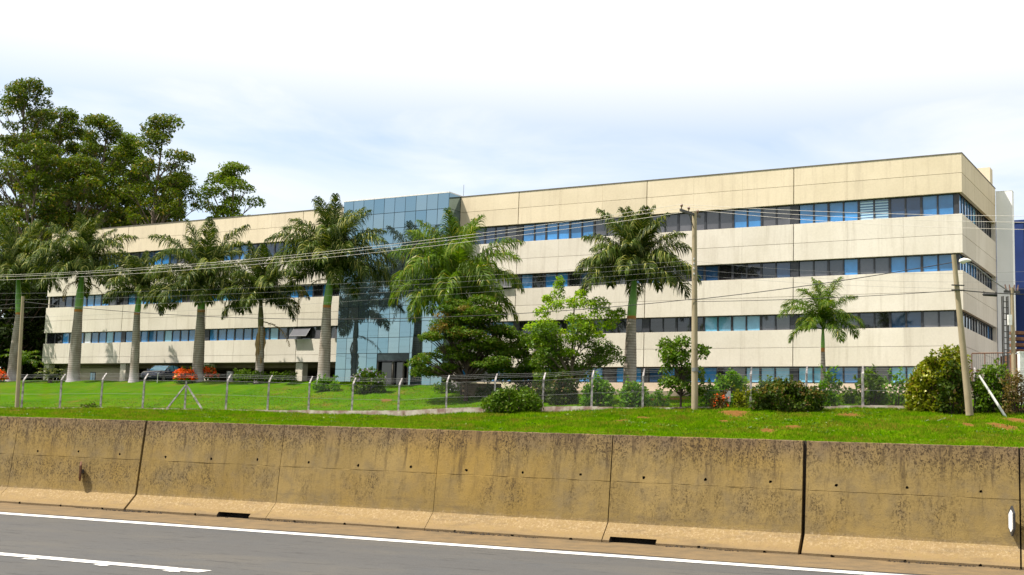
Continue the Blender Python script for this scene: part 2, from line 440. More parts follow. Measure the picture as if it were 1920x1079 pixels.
M['pole'] = rough_mat('concrete_pole', (0.25, 0.20, 0.13), (0.33, 0.27, 0.18), 2.5, 0.9, 0.3, 30, stretch=(1, 1, 0.3))
M['post'] = rough_mat('fence_post_concrete', (0.17, 0.155, 0.155), (0.42, 0.39, 0.39), 5.0, 0.9, 0.3, 30, lo=0.4, hi=0.6)
M['kerb'] = rough_mat('kerb_block', (0.26, 0.165, 0.14), (0.50, 0.44, 0.38), 1.8, 0.9, 0.4, 24, lo=0.4, hi=0.6)
M['galv'] = rough_mat('galvanised_wire', (0.16, 0.165, 0.17), (0.22, 0.22, 0.22), 8, 0.6, 0.0, metallic=0.3)
M['alu_wire'] = rough_mat('aluminium_wire', (0.50, 0.45, 0.41), (0.60, 0.56, 0.52), 3, 0.5, 0.0, metallic=0.0, spec=0.5)
M['black_wire'] = rough_mat('black_cable', (0.015, 0.015, 0.017), (0.025, 0.025, 0.025), 3, 0.6, 0.0)
M['insul'] = rough_mat('insulator_porcelain', (0.12, 0.06, 0.04), (0.18, 0.10, 0.07), 6, 0.25, 0.0, spec=0.6)
M['rust'] = rough_mat('rusty_steel', (0.10, 0.05, 0.03), (0.18, 0.085, 0.045), 7, 0.8, 0.3)
M['whitepaint'] = rough_mat('white_paint', (0.72, 0.72, 0.70), (0.56, 0.55, 0.53), 5, 0.6, 0.15)
M['lamp'] = rough_mat('lamp_housing', (0.70, 0.69, 0.66), (0.62, 0.60, 0.56), 5, 0.4, 0.0)
M['dark_metal'] = rough_mat('dark_metal', (0.03, 0.03, 0.032), (0.05, 0.048, 0.045), 6, 0.55, 0.0, spec=0.5)
M['earthwall'] = rough_mat('brown_wall', (0.14, 0.09, 0.06), (0.22, 0.16, 0.12), 3, 0.95, 0.4)
M['wood'] = rough_mat('bleached_wood', (0.42, 0.38, 0.33), (0.55, 0.50, 0.44), 8, 0.85, 0.3)

# ------------------------------------------------------------------ site geometry
dB = np.array([-0.92189, 0.38745]); nB = np.array([0.38745, 0.92189])     # along / across the road
BC = np.array([25.835, 70.0]); BROT = math.atan2(-0.51851, 0.85507)        # building's right front corner and heading
dF = np.array([-0.85507, 0.51851]); nF = np.array([-0.51851, -0.85507])
def road(b, d, z=0.0):
    p = dB * b + nB * d
    return (p[0], p[1], z)
ROADROT = math.atan2(-dB[1], -dB[0])       # local +x runs to the right along the road
def Yw(X): return 17.14 - 0.4203 * X
def Yf(X): return 63.19 - 0.297 * (X - 20.85)
def Yb(X): return np.maximum(70.0 - 0.60640 * (X - 25.835), Yf(X) + 7.0)
FX = [-200, -60, -30.75, -25, -17, -9, -6.3, -3.5, -0.74, 1.9, 4.6, 7.3, 10, 12.9, 15.6, 18.4, 30, 60, 200]
FZ = [2.2, 2.3, 2.38, 2.56, 2.65, 2.58, 2.59, 2.82, 2.96, 3.06, 3.25, 3.38, 3.51, 3.58, 3.65, 3.70, 3.7, 3.7, 3.7]
KX = [-200, -16, -11, -8, 1, 4, 7, 16, 18, 24, 60, 200]
KH = [0.09, 0.10, 0.24, 0.34, 0.34, 0.24, 0.08, 0.08, 0.18, 0.22, 0.2, 0.2]
CXs = [-200, -12, -6, 1.6, 9, 15, 20, 40, 200]
CZs = [5.10, 5.18, 4.93, 4.5, 4.4, 4.55, 4.75, 4.7, 4.7]
_rs = np.random.RandomState(5)
def zf(X): return np.interp(X, FX, FZ)
def kh(X): return np.interp(X, KX, KH)
def bumpy(X, Y):
    return (0.05 * np.sin(X * 0.9 + 1.3 * np.sin(Y * 0.35)) * np.cos(Y * 0.7 + X * 0.2) + 0.035 * np.sin(X * 2.3 + Y * 1.1) * np.sin(Y * 1.9 - X * 0.6))
def terrain(X, Y):
    X = np.asarray(X, float); Y = np.asarray(Y, float)
    w, f, b = Yw(X), Yf(X), Yb(X)
    cr = b - np.interp(X, [-200, 0, 10, 200], [7.5, 7.0, 3.5, 2.5])
    za = np.full_like(X, 1.27); zF = zf(X); zk = zF + kh(X) - 0.03; zc = np.interp(X, CXs, CZs)
    zb = np.interp(X, [-200, -5, 5, 25, 200], [5.24, 5.15, 4.75, 4.8, 4.75])
    m = f + (cr - f) * 0.55; zm = zk + (zc - zk) * 0.50
    fl = f + 0.02
    k = f - np.interp(X, [-200, -20, 20, 200], [13.0, 13.0, 15.0, 15.0]); k = np.maximum(k, w + 2)
    zk0 = 1.2 + 0.0117 * (0.38745 * X + 0.92189 * k) - 0.10
    z = np.where(Y < k, za + (zk0 - za) * np.clip((Y - w) / (k - w), 0, 1),
        np.where(Y < f, zk0 + (zF - zk0) * np.clip((Y - k) / (f - k), 0, 1) ** 0.9,
        np.where(Y < m, zk + (zm - zk) * np.clip((Y - fl) / (m - fl), 0, 1) ** 1.15,
        np.where(Y < cr, zm + (zc - zm) * np.clip((Y - m) / (cr - m), 0, 1) ** 0.85,
        np.where(Y < b, zc + (zb - zc) * (Y - cr) / (b - cr), zb)))))
    amp = np.clip((Y - w) / 4, 0, 1) * np.clip((b - 1.5 - Y) / 4, 0, 1)
    return z + bumpy(X, Y) * amp
def T(x, y): return float(terrain(np.array([x]), np.array([y]))[0])
def ground_hit(px, py):
    """where the sight line through a photo pixel meets the ground"""
    for Y in np.arange(17, 110, 0.25):
        p = at(px, py, Y)
        if Y > Yw(p[0]) and T(p[0], Y) >= p[2]: return p
    return at(px, py, 70)
def on(px, Y):
    p = at(px, 740, Y)
    return np.array([p[0], p[1], T(p[0], p[1])])

for (px, py, rx, ry) in [(1878, 800, 0.55, 1.5), (1815, 797, 0.25, 0.8), (1490, 803, 0.5, 0.9), (1590, 778, 0.7, 1.5), (1375, 775, 0.9, 1.8), (52, 771, 0.9, 2.2),
                         (1165, 789, 0.5, 1.0), (1205, 784, 0.4, 0.9), (1440, 808, 0.35, 0.6), (725, 751, 0.4, 0.8), (1250, 748, 1.5, 1.2), (1360, 792, 0.4, 0.8), (1905, 790, 0.5, 1.0)]:
    p = ground_hit(px, py)
    SOIL.append((p[0], p[1], rx * 1.0, ry * 1.0))

def ground_mat(name, ga, gb, soil_c):
    t = NT(name)
    v = t.pos()
    f = t.rng(t.noise(v, 0.5, 6, 0.65), 0.3, 0.7)
    col = t.mix(f, ga, gb)
    col = t.mix(t.rng(t.noise(v, 14, 4, 0.7), 0.35, 0.65, 0, 0.5), col, tuple(q * 0.45 for q in ga))
    s0 = t.math('MULTIPLY', t.rng(t.noise(v, 0.30, 6, 0.7), 0.50, 0.66), t.rng(t.noise(t.pos((1, 0.6, 1)), 2.4, 5, 0.75), 0.40, 0.62, 0, 0.75))
    geo = t.n('ShaderNodeNewGeometry').outputs['Position']
    edge = t.math('MULTIPLY', t.math('SUBTRACT', t.noise(v, 3.0, 7, 0.8), 0.5), 3.4)
    for (x, y, rx, ry) in SOIL:
        mp = t.n('ShaderNodeMapping', vector_type='TEXTURE'); mp.inputs['Location'].default_value = (x, y, 0); mp.inputs['Scale'].default_value = (rx, ry, 1000)
        t.l(geo, mp.inputs[0])
        ln = t.n('ShaderNodeVectorMath', operation='LENGTH'); t.l(mp.outputs[0], ln.inputs[0])
        s0 = t.math('MAXIMUM', s0, t.rng(t.math('ADD', ln.outputs['Value'], edge), 1.15, 0.75))
    soil = t.mix(t.rng(t.noise(v, 3, 5), 0.3, 0.7), soil_c, tuple(q * 0.6 for q in soil_c))
    col = t.mix(s0, col, soil)
    t.bsdf(col, 0.95, 0, 0.0, t.bump(t.noise(v, 22, 5, 0.75), 0.8, 0.05))
    return t.m
M['lawn'] = ground_mat('lawn', (0.034, 0.112, 0.0008), (0.090, 0.170, 0.002), (0.19, 0.095, 0.03))
M['blade'] = leaf_mat('grass_blade', (0.026, 0.110, 0.001), (0.115, 0.235, 0.002), (0.19, 0.155, 0.03), 0.35, 0.6, 0.7, 0.0, 1.0, 0.88)
t = NT('grass_blade_mixed')
rnd = t.n('ShaderNodeNewGeometry').outputs['Random Per Island']
v = t.pos()
f = t.math('ADD', t.math('MULTIPLY', rnd, 0.45), t.math('MULTIPLY', t.rng(t.noise(v, 0.9, 5, 0.65), 0.35, 0.65), 0.55))
col = t.mix(f, (0.028, 0.130, 0.001), (0.205, 0.345, 0.003))
dry = t.math('MULTIPLY', t.rng(t.noise(t.pos((1, 0.7, 1)), 0.6, 7, 0.75), 0.44, 0.64), t.rng(rnd, 0.30, 0.50))
col = t.mix(t.math('MULTIPLY', dry, 0.85), col, (0.27, 0.175, 0.03))
b = t.n('ShaderNodeBsdfPrincipled'); t.l(col, b.inputs['Base Color']); b.inputs['Roughness'].default_value = 0.7; b.inputs['Specular IOR Level'].default_value = 0.0
tr = t.n('ShaderNodeBsdfTranslucent'); t.l(col, tr.inputs[0])
ms = t.n('ShaderNodeMixShader'); ms.inputs[0].default_value = 0.35
t.l(b.outputs[0], ms.inputs[1]); t.l(tr.outputs[0], ms.inputs[2]); t.l(ms.outputs[0], t.out.inputs[0])
M['blade'] = t.m
M['bounce_paving'] = rough_mat('bounce_concrete', (0.30, 0.25, 0.19), (0.23, 0.19, 0.14), 0.8, 0.9, 0.2)  # warm tan for slabs added to tint the light bounced onto the building
M['far_ground'] = rough_mat('far_ground', (0.08, 0.11, 0.03), (0.14, 0.13, 0.06), 0.05, 0.95, 0.0)

# ------------------------------------------------------------------ ground, road
MB().box((-2500, -2500, -0.5), (2500, 2500, -0.03)).build('ground', M['far_ground'])['kind'] = 'structure'
rd = MB().box((-400, -60, -0.02), (400, 14.4, 0.0)).build('road', M['asphalt'], rot=(0, 0, ROADROT)); rd['kind'] = 'structure'
g = MB()
nb = 260
rs = np.random.RandomState(3)
vv = []; ff = []
for i in range(nb + 1):
    b = -30 + 110 * i / nb
    e = 13.80 + 0.05 * math.sin(b * 1.7) + 0.07 * rs.rand()
    vv += [(-b, e, 0.004), (-b, 14.6, 0.010), (-b, 15.16, 0.022 + 0.012 * rs.rand())]
for i in range(nb):
    for k in (0, 1):
        a = i * 3 + k; ff.append((a, a + 1, a + 4, a + 3))
g.add(vv, ff)
o = g.build('gutter', M['dirt'], rot=(0, 0, ROADROT)); o['kind'] = 'structure'
# painted lines (road frame: x = -b, y = d)
def stripe(name, b0, b1, d0, d1, seed, label, cat):
    q = MB(); rr = random.Random(seed)
    n = max(2, int((b1 - b0) / 0.25)); vs = []
    for i in range(n + 1):
        b = b0 + (b1 - b0) * i / n
        vs += [(-b, d0 + rr.uniform(-.008, .008), 0.005), (-b, d1 + rr.uniform(-.008, .008), 0.005)]
    q.add(vs, [(2 * i, 2 * i + 1, 2 * i + 3, 2 * i + 2) for i in range(n)])
    return tag(q.build(name, M['paint'], rot=(0, 0, ROADROT)), label, cat)
tag(stripe('edge_line', -30, 80, 13.40, 13.70, 1, '', ''), 'continuous white line along the road edge below the barrier', 'road line')
ll = stripe('lane_line', 6.72, 16.5, 9.13, 9.33, 2, '', '')
tag(ll, 'broken white lane line ending in the bottom left corner', 'road line')
for (b, d) in [(8.55, 9.06), (7.72, 9.06), (6.95, 9.07)]:
    q = MB(); rr = random.Random(int(b * 100)); n = 14
    q.add([(-b + 0.10 * math.cos(6.283 * i / n) * rr.uniform(.6, 1.2), d + 0.045 * math.sin(6.283 * i / n) * rr.uniform(.6, 1.2), 0.005) for i in range(n)], [tuple(range(n))])
    q.build('paint_splash', M['paint'], ll)

# sloping verge and lawn
def grid(X0, X1, nx, ny):
    xs = np.linspace(X0, X1, nx); V = []
    rows = []
    for x in xs:
        w, f, b = float(Yw(x)), float(Yf(x)), float(Yb(x))
        ys = np.concatenate([np.linspace(w, f - 18, 24), np.linspace(f - 17.5, f - 0.001, ny), np.linspace(f + 0.02, b, ny), np.linspace(b + 3, b + 60, 10), [b + 300, b + 1200]])
        rows.append(ys)
    rows = np.array(rows); X = np.repeat(xs[:, None], rows.shape[1], 1)
    Z = terrain(X, rows)
    V = np.stack([X, rows, Z], -1).reshape(-1, 3)
    ny_ = rows.shape[1]
    i, j = np.meshgrid(np.arange(nx - 1), np.arange(ny_ - 1), indexing='ij')
    a = (i * ny_ + j).ravel()
    F = np.stack([a, a + ny_, a + ny_ + 1, a + 1], -1)
    return V, F
V, F = grid(-140, 60, 330, 110)
o = link('grass_bank', npmesh('grass_bank', V, F, M['lawn'], True)); o['kind'] = 'structure'

# ------------------------------------------------------------------ concrete barrier
joints = [-12.4, -9.9, -7.4, -4.9, -2.4, 0.1, 2.53, 5.0, 7.5, 10.02, 12.52, 15.06, 17.56, 20.06, 22.56, 25.06, 27.56, 30.06]
wide = {2.53: 0.022, 12.52: 0.020, 0.1: 0.009, 5.0: 0.007, -4.9: 0.02}
bar = empty('concrete_barrier', road(7.5, 15.3))
tag(bar, 'long stained tan concrete safety barrier running along the road', 'barrier')
bar.rotation_euler = (0, 0, ROADROT)
bar_inv = (Matrix.Translation(road(7.5, 15.3)) @ Matrix.Rotation(ROADROT, 4, 'Z')).inverted()
def prof():
    return [(15.12, -0.05), (15.11, 0.055), (15.345, 0.262), (15.40, 0.776), (15.4035, 0.778), (15.4035, 0.783), (15.401, 0.786), (15.468, 1.374),
            (15.478, 1.382), (15.70, 1.382), (15.72, 1.3), (15.80, -0.05)]
drains = [(10.585, 0.55), (4.60, 0.61)]
rr = random.Random(11)
for k in range(len(joints) - 1):
    b0, b1 = joints[k], joints[k + 1]
    g0 = wide.get(b0, 0.004); g1 = wide.get(b1, 0.004)
    q = MB(); n = 20; P = prof(); vs = []
    for i in range(n + 1):
        b = b0 + g0 + (b1 - g1 - b0 - g0) * i / n
        for (d, z) in P:
            j = rr.uniform(-.0035, .0035) if 0.05 < z < 1.37 else 0
            vs.append((-(b - 7.5), d - 15.3 + j, z + (rr.uniform(-.004, .004) if z > 1.3 else 0)))
    m = len(P)
    fs = [(i * m + a, i * m + (a + 1) % m, (i + 1) * m + (a + 1) % m, (i + 1) * m + a) for i in range(n) for a in range(m)]
    fs += [tuple(range(m)), tuple(range(n * m + m - 1, n * m - 1, -1))]
    q.add(vs, fs)
    o = q.build('barrier_segment', M['barrier'], bar)
    if 0 <= k - 4 <= 8:
        cut = MB()
        for h in range(3):
            bb = b0 + (0.41, 1.22, 2.04)[h] + rr.uniform(-.015, .015)
            for (zz, d, rad) in ((0.855 + rr.uniform(-.012, .012), 15.38, 0.019), (0.034 + rr.uniform(-.006, .01), 15.08, 0.02)):
                nn = 9
                poly = [(-(bb - 7.5) + rad * rr.uniform(.6, 1.45) * math.cos(6.283 * i / nn), zz + rad * rr.uniform(.6, 1.45) * math.sin(6.283 * i / nn)) for i in range(nn)]
                cut.prism(poly, 1, d - 15.3 - 0.1, d - 15.3 + 0.13)
        for (db, w) in drains:
            if b0 < db < b1:
                cut.box((-(db + w / 2 - 7.5), 14.9 - 15.3, 0.012), (-(db - w / 2 - 7.5), 15.36 - 15.3, 0.098))
        co = cut.build('cutter_tmp', M['hole'])
        co.parent = bar
        o.data.materials.append(M['hole'])
        md = o.modifiers.new('holes', 'BOOLEAN'); md.operation = 'DIFFERENCE'; md.object = co; md.solver = 'EXACT'
        try: md.material_mode = 'TRANSFER'
        except Exception: pass
        bpy.context.view_layer.update()
        ev = o.evaluated_get(bpy.context.evaluated_depsgraph_get())
        nm = bpy.data.meshes.new_from_object(ev)
        o.modifiers.clear(); o.data = nm
        bpy.data.objects.remove(co)
for jb_ in joints[1:-1]:
    MB().box((-(jb_ + wide.get(jb_, .004) - .001 - 7.5), 15.50 - 15.3, -0.04), (-(jb_ - wide.get(jb_, .004) + .001 - 7.5), 15.68 - 15.3, 1.370)).build('joint_backing', M['hole'], bar)  # dark backing added behind each joint so the gap stays dark
# crumbs along the foot of the barrier
rs = np.random.RandomState(8)
q = MB(); rr = random.Random(4)
for i in range(1500):
    b = rs.uniform(-1, 18); d = 15.095 - abs(rs.normal(0, 0.022)); s_ = rs.uniform(.006, .020) * (2.0 if rs.rand() < .06 else 1)
    if math.sin(b * 2.1) + 0.6 * math.sin(b * 5.3 + 1) < 0.1: continue
    n = 5; top = [(-b + s_ * 1.6 * math.cos(1.2566 * k) * rr.uniform(.6, 1.2), d + s_ * math.sin(1.2566 * k) * rr.uniform(.6, 1.2)) for k in range(n)]
    q.add([(x, y, 0.012) for x, y in top] + [(-b, d, 0.02 + s_ * 1.1)], [(k, (k + 1) % n, n) for k in range(n)])
o = q.build('road_debris', M['crumb'], rot=(0, 0, ROADROT))
tag(o, 'dark gravel crumbs gathered along the barrier foot', 'debris', kind='stuff')
# reflectors bolted to the barrier
def reflector(b, d, z, label, rusty):
    e = empty('barrier_reflector', road(b, d, z), ROADROT)
    tag(e, label, 'reflector', 'reflectors on the barrier')
    hh = 0.17 if not rusty else 0.15
    MB().prism([(0.02, -0.08), (-0.05, -hh), (-0.10, -0.09), (-0.10, 0.09), (-0.05, hh), (0.02, 0.08)], 0, -0.012, 0.012).build('plate', M['rust'] if rusty else M['dark_metal'], e, rot=(0, 0, R(30) if not rusty else R(34)))
    if not rusty:
        MB().prism([(-0.005, -0.075), (-0.05, -0.125), (-0.088, -0.085), (-0.088, 0.085), (-0.05, 0.125), (-0.005, 0.075)], 0, -0.019, -0.0125).build('reflective_face', M['whitepaint'], e, rot=(0, 0, R(30)))
    MB().box((-0.02, -0.01, -0.03), (0.02, 0.09, 0.03)).build('bracket', M['dark_metal'], e)
reflector(0.21, 15.33, 0.545, 'white faced hexagonal reflector plate bolted to the right end of the barrier', False)
reflector(13.60, 15.335, 0.57, 'rusty dark reflector plate seen edge on at the left of the barrier', True)

# ------------------------------------------------------------------ office building
OB = empty('office_building', (BC[0], BC[1], 0), BROT)
tag(OB, 'long four storey cream office building with ribbon windows and a mirrored entrance block', 'building')
DEP = 10.75
ZR = 18.93
bands = [('top', 16.64, ZR), ('b1', 13.09, 15.37), ('b2', 9.79, 12.06), ('b3', 6.57, 8.81)]
wins = [(15.32, 16.66), (12.0, 13.11), (8.76, 9.81)]
baysR = [(0.0, 10.0), (10.0, 20.0), (20.0, 29.9), (29.9, 34.83)]
baysL = [(44.42, 49.65), (49.65, 59.5), (59.5, 69.4), (69.4, 79.44)]
GAP = 0.016
# concrete panels, two rows of three to every bay
rr = random.Random(21)
def add_panel(x0, x1, z0, z1, mat, y0=0.0, y1=0.2, side=False):
    c = 0.005; j = rr.uniform(-.0025, .0025)
    q = MB()
    if not side:
        vs = [(x0, y1, z0), (x1, y1, z0), (x1, y1, z1), (x0, y1, z1), (x0, y0 + c + j, z0), (x1, y0 + c + j, z0), (x1, y0 + c + j, z1), (x0, y0 + c + j, z1),
              (x0 + c, y0 + j, z0 + c), (x1 - c, y0 + j, z0 + c), (x1 - c, y0 + j, z1 - c), (x0 + c, y0 + j, z1 - c)]
    else:   # x0,x1 are depths on the right-hand side face
        vs = [(-y1, x0, z0), (-y1, x1, z0), (-y1, x1, z1), (-y1, x0, z1), (-y0 - c - j, x0, z0), (-y0 - c - j, x1, z0), (-y0 - c - j, x1, z1), (-y0 - c - j, x0, z1),
              (-y0 - j, x0 + c, z0 + c), (-y0 - j, x1 - c, z0 + c), (-y0 - j, x1 - c, z1 - c), (-y0 - j, x0 + c, z1 - c)]
    fs = [(0, 1, 2, 3), (0, 4, 5, 1), (1, 5, 6, 2), (2, 6, 7, 3), (3, 7, 4, 0), (4, 8, 9, 5), (5, 9, 10, 6), (6, 10, 11, 7), (7, 11, 8, 4), (8, 11, 10, 9)]
    q.add(vs, fs)
    q.build('facade_panel', mat, OB)
for bays, left in ((baysR, False), (baysL, True)):
    for (s0, s1) in bays:
        n = 3 if s1 - s0 > 7 else (2 if left else 1)
        for (bn, z0, z1) in bands:
            if left and bn == 'b3': z0 = 7.02
            zj = {'top': z0 + (z1 - z0) * 0.5, 'b3': 7.71}.get(bn, z0 + (z1 - z0) * 0.47)
            if left and bn == 'b3': zj = 7.58
            for i in range(n):
                a = s0 + (s1 - s0) * i / n; b = s0 + (s1 - s0) * (i + 1) / n
                ga = 0.026 if i == 0 else 0.002; gb = 0.026 if i == n - 1 else 0.002
                mt = M['panel_top'] if bn == 'top' else M['panel']
                if s0 == 0.0 and i == 0: ga = 0.0
                add_panel(-(b - gb), -(a + ga), zj + 0.010, z1, mt)
                add_panel(-(b - gb), -(a + ga), z0, zj - 0.010, mt)
# side face
sj = [0.21, 3.78, DEP]
for (bn, z0, z1) in bands:
    zj = {'top': z0 + (z1 - z0) * 0.5, 'b3': 7.71}.get(bn, z0 + (z1 - z0) * 0.47)
    for a, b in zip(sj[:-1], sj[1:]):
        mt = M['panel_top'] if bn == 'top' else M['panel']
        add_panel(a + (0 if a < 1 else .012), b - .012, zj + 0.010, z1, mt, side=True)
        add_panel(a + (0 if a < 1 else .012), b - .012, z0, zj - 0.010, mt, side=True)
# body behind the panels
q = MB()
q.box((-79.3, 0.42, 7.06), (-0.42, DEP - 0.02, 18.55))
q.box((-34.8, 0.42, 3.9), (-0.42, DEP - 0.02, 7.05))
q.build('core', M['core'], OB)
MB().box((-79.42, 0.205, 18.56), (-0.205, DEP - 0.03, 18.62)).build('roof', M['slab'], OB)
q = MB()
q.box((-79.46, -0.03, ZR + 0.002), (-44.44, 0.26, ZR + 0.055))
q.box((-34.81, -0.03, ZR + 0.002), (0.03, 0.26, ZR + 0.055))
q.box((-0.26, 0.262, ZR + 0.002), (0.03, DEP, ZR + 0.055))
q.box((-79.46, DEP - 0.25, ZR + 0.002), (-0.262, DEP, ZR + 0.055))
q.build('coping', M['coping'], OB)
q = MB().box((-79.42, DEP - 0.2, 5), (-0.01, DEP, ZR))
q.box((-79.44, 0.21, 7.02), (-79.30, DEP - 0.21, ZR))
q.build('rear_wall', M['panel'], OB)
# ribbon windows
CODES = {
    (0, 0): ['bbnnmmbbbb', 'ggbbgggggg', 'ggggbbbbbb', 'gnnng'],
    (0, 1): ['bbbbggbggg', 'nddddnnggn', 'ngngndbbdb', 'gddgb'],
    (0, 2): ['ggnnddgggg', 'ggccccdddd', 'ddddnbdnbd', 'bbnnb'],
    (0, 3): ['cbccggbbcc', 'cccgdbbdbn', 'bbgbbgnbbb', 'bbggb'],
    (1, 0): ['nbnng', 'nbnngnbnbg', 'gnggnbbnng', 'gbbnbbnnbb'],
    (1, 1): ['ddbdb', 'bnddbbnbcb', 'gggbbbbbcb', 'dgbbbbdndd'],
    (1, 2): ['ggggd', 'gncbbbbbbb', 'bbbbcbbbbb', 'bcbbwbwbdd'],
}
PM = {}
def ribbon(s0, s1, z0, z1, codes, y=0.29, side=False, step=None):
    """one bay of ribbon window: the dark frame, its panes under it"""
    L = s1 - s0; n = len(codes); pil = 0.26
    st = (L - 2 * pil) / n
    fr = MB()
    def bx(a, b, ya, yb, za, zb):
        if side: fr.box((-yb, a, za), (-ya, b, zb))
        else: fr.box((-b, ya, za), (-a, yb, zb))
    bx(s0, s1, y + 0.02, y + 0.10, z0, z0 + 0.06); bx(s0, s1, y - 0.02, y + 0.10, z1 - 0.07, z1)
    bx(s0, s0 + pil, y - 0.03, y + 0.08, z0 + 0.061, z1 - 0.071); bx(s1 - pil, s1, y - 0.03, y + 0.08, z0 + 0.061, z1 - 0.071)
    for i in range(1, n):
        a = s0 + pil + st * i; w_ = 0.045 if (i + int(s0)) % 2 else 0.07
        bx(a - w_, a + w_, y - 0.02, y + 0.09, z0 + 0.061, z1 - 0.071)
    f = fr.build('ribbon_window', M['frame'], OB)
    for i, c in enumerate(codes):
        a = s0 + pil + st * i + 0.05; b = a + st - 0.10
        key = (c, round(b - a, 3), round(z1 - z0, 3), side)
        if key not in PM:
            w_ = b - a; h_ = z1 - z0 - 0.14
            PM[key] = MB().box((-w_ / 2, -0.012, -h_ / 2), (w_ / 2, 0.012, h_ / 2)).mesh('pane', PANE[c])
        mid = (a + b) / 2; zm = (z0 + z1) / 2
        tilt = rr.gauss(0, R(0.45)); yaw = rr.gauss(0, R(0.35))
        if side: link('pane', PM[key], f, (-y - 0.035, mid, zm), (tilt, 0, R(90) + yaw))
        else: link('pane', PM[key], f, (-mid, y + 0.045, zm), (tilt, 0, yaw))
for (wing, row), lst in CODES.items():
    for (s0, s1), c in zip(baysL if wing else baysR, lst):
        if row == 3: z0, z1 = 5.55, 6.57
        else: z0, z1 = wins[row]
        ribbon(s0 + (0.25 if s0 == 0 else 0), s1, z0, z1, c)
for row, (z0, z1) in enumerate(wins):
    ribbon(0.25, DEP, z0, z1, ['bbbbbcgggggg', 'bbbbbbggggnn', 'ddddddwgggbn'][row], side=True)
    MB().box((-0.245, 0.0 + 0.2, z0 + 0.06), (-0.20, 0.245, z1 - 0.07)).build('corner_post', M['frame'], OB)
# top-hung sashes standing open
def awning(s, z1, w_, h_, ang):
    e = MB(); fb = 0.05
    e.box((-w_ / 2, -0.02, -h_), (w_ / 2, 0.02, -h_ + fb)); e.box((-w_ / 2, -0.02, -fb), (w_ / 2, 0.02, 0))
    e.box((-w_ / 2, -0.02, -h_ + fb), (-w_ / 2 + fb, 0.02, -fb)); e.box((w_ / 2 - fb, -0.02, -h_ + fb), (w_ / 2, 0.02, -fb))
    f = e.build('open_sash', M['frame'], OB, (-s, 0.18, z1), (-ang, 0, 0))
    MB().box((-w_ / 2 + fb, -0.012, -h_ + fb), (w_ / 2 - fb, 0.012, -fb)).build('pane', PANE['g'], f)
awning(49.2, 9.74, 1.7, 0.95, R(38)); awning(31.0, 13.04, 1.75, 0.98, R(24)); awning(45.3, 9.74, 1.2, 0.95, R(18)); awning(47.4, 9.74, 0.9, 0.95, R(10))
# ground floor of the right wing
MB().box((-34.8, 0.10, 3.6), (-0.10, 0.415, 5.54)).build('plinth_wall', M['sill'], OB)
MB().box((-0.40, 0.42, 3.6), (-0.10, DEP - 0.22, 6.55)).build('side_plinth', M['sill'], OB)
# open car park under the left wing
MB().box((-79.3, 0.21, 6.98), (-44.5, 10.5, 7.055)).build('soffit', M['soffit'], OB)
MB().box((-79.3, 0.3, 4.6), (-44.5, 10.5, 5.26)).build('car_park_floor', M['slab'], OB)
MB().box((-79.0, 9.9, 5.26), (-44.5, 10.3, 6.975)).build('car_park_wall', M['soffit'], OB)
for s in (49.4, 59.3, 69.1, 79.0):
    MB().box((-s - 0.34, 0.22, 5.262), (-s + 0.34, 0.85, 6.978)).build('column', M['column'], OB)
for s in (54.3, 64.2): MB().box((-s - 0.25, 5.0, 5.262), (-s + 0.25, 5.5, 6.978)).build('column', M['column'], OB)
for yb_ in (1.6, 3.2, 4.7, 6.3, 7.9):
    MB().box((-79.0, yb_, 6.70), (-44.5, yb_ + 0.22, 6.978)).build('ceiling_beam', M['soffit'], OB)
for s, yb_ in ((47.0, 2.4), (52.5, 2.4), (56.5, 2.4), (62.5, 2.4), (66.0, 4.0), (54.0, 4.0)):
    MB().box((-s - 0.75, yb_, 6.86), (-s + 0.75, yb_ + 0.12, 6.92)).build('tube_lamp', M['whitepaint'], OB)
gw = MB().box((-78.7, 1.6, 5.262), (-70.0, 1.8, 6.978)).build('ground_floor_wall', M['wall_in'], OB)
MB().box((-74.75, 1.56, 5.55), (-74.05, 1.60, 6.35)).build('window_frame', M['frame'], gw)
MB().box((-74.69, 1.545, 5.61), (-74.43, 1.558, 6.29)).build('pane', PANE['c'], gw)
MB().box((-74.37, 1.545, 5.61), (-74.11, 1.558, 6.29)).build('pane', PANE['c'], gw)
# mirrored entrance block
GL0, GL1, GP, GZ0, GZ1 = 34.83, 44.42, 1.5, 5.2, 19.0
ncol, nrow = 10, 12
cw = (GL1 - GL0) / ncol; rh = (GZ1 - GZ0) / nrow
gl = MB()
gl.box((-GL1 + 0.02, -GP + 0.045, 7.0), (-GL0 - 0.02, 0.41, GZ1 - 0.02))
gl.box((-GL1 + 0.02, -GP + 0.045, 4.4), (-40.60, 0.41, 6.999)); gl.box((-37.78, -GP + 0.045, 4.4), (-GL0 - 0.02, 0.41, 6.999))
blk = gl.build('entrance_block', M['mullion'], OB)
MB().box((-GL1, -GP - 0.03, GZ1 - 0.018), (-GL0 + 0.0, 0.6, GZ1 + 0.07)).build('parapet_cap', M['whitepaint'], blk)
gm = MB().box((-(cw - 0.036) / 2, -0.015, -(rh - 0.036) / 2), (cw / 2 - 0.018, 0.015, rh / 2 - 0.018)).mesh('glass_panel', M['mirror'])
for i in range(ncol):
    for j in range(nrow):
        s = GL0 + cw * (i + 0.5); z = GZ0 + rh * (j + 0.5)
        if 37.8 < s < 40.6 and z < 6.95: continue
        link('glass_panel', gm, blk, (-s, -GP + 0.015, z), (rr.gauss(0, R(0.16)), 0, rr.gauss(0, R(0.16))))
sm_ = MB().box((-0.72, -0.015, -rh / 2 + 0.018), (0.72, 0.015, rh / 2 - 0.018)).mesh('glass_panel', M['mirror'])
for j in range(nrow): link('glass_panel', sm_, blk, (-GL0 - 0.004, -GP / 2, GZ0 + rh * (j + 0.5)), (0, 0, R(90)))
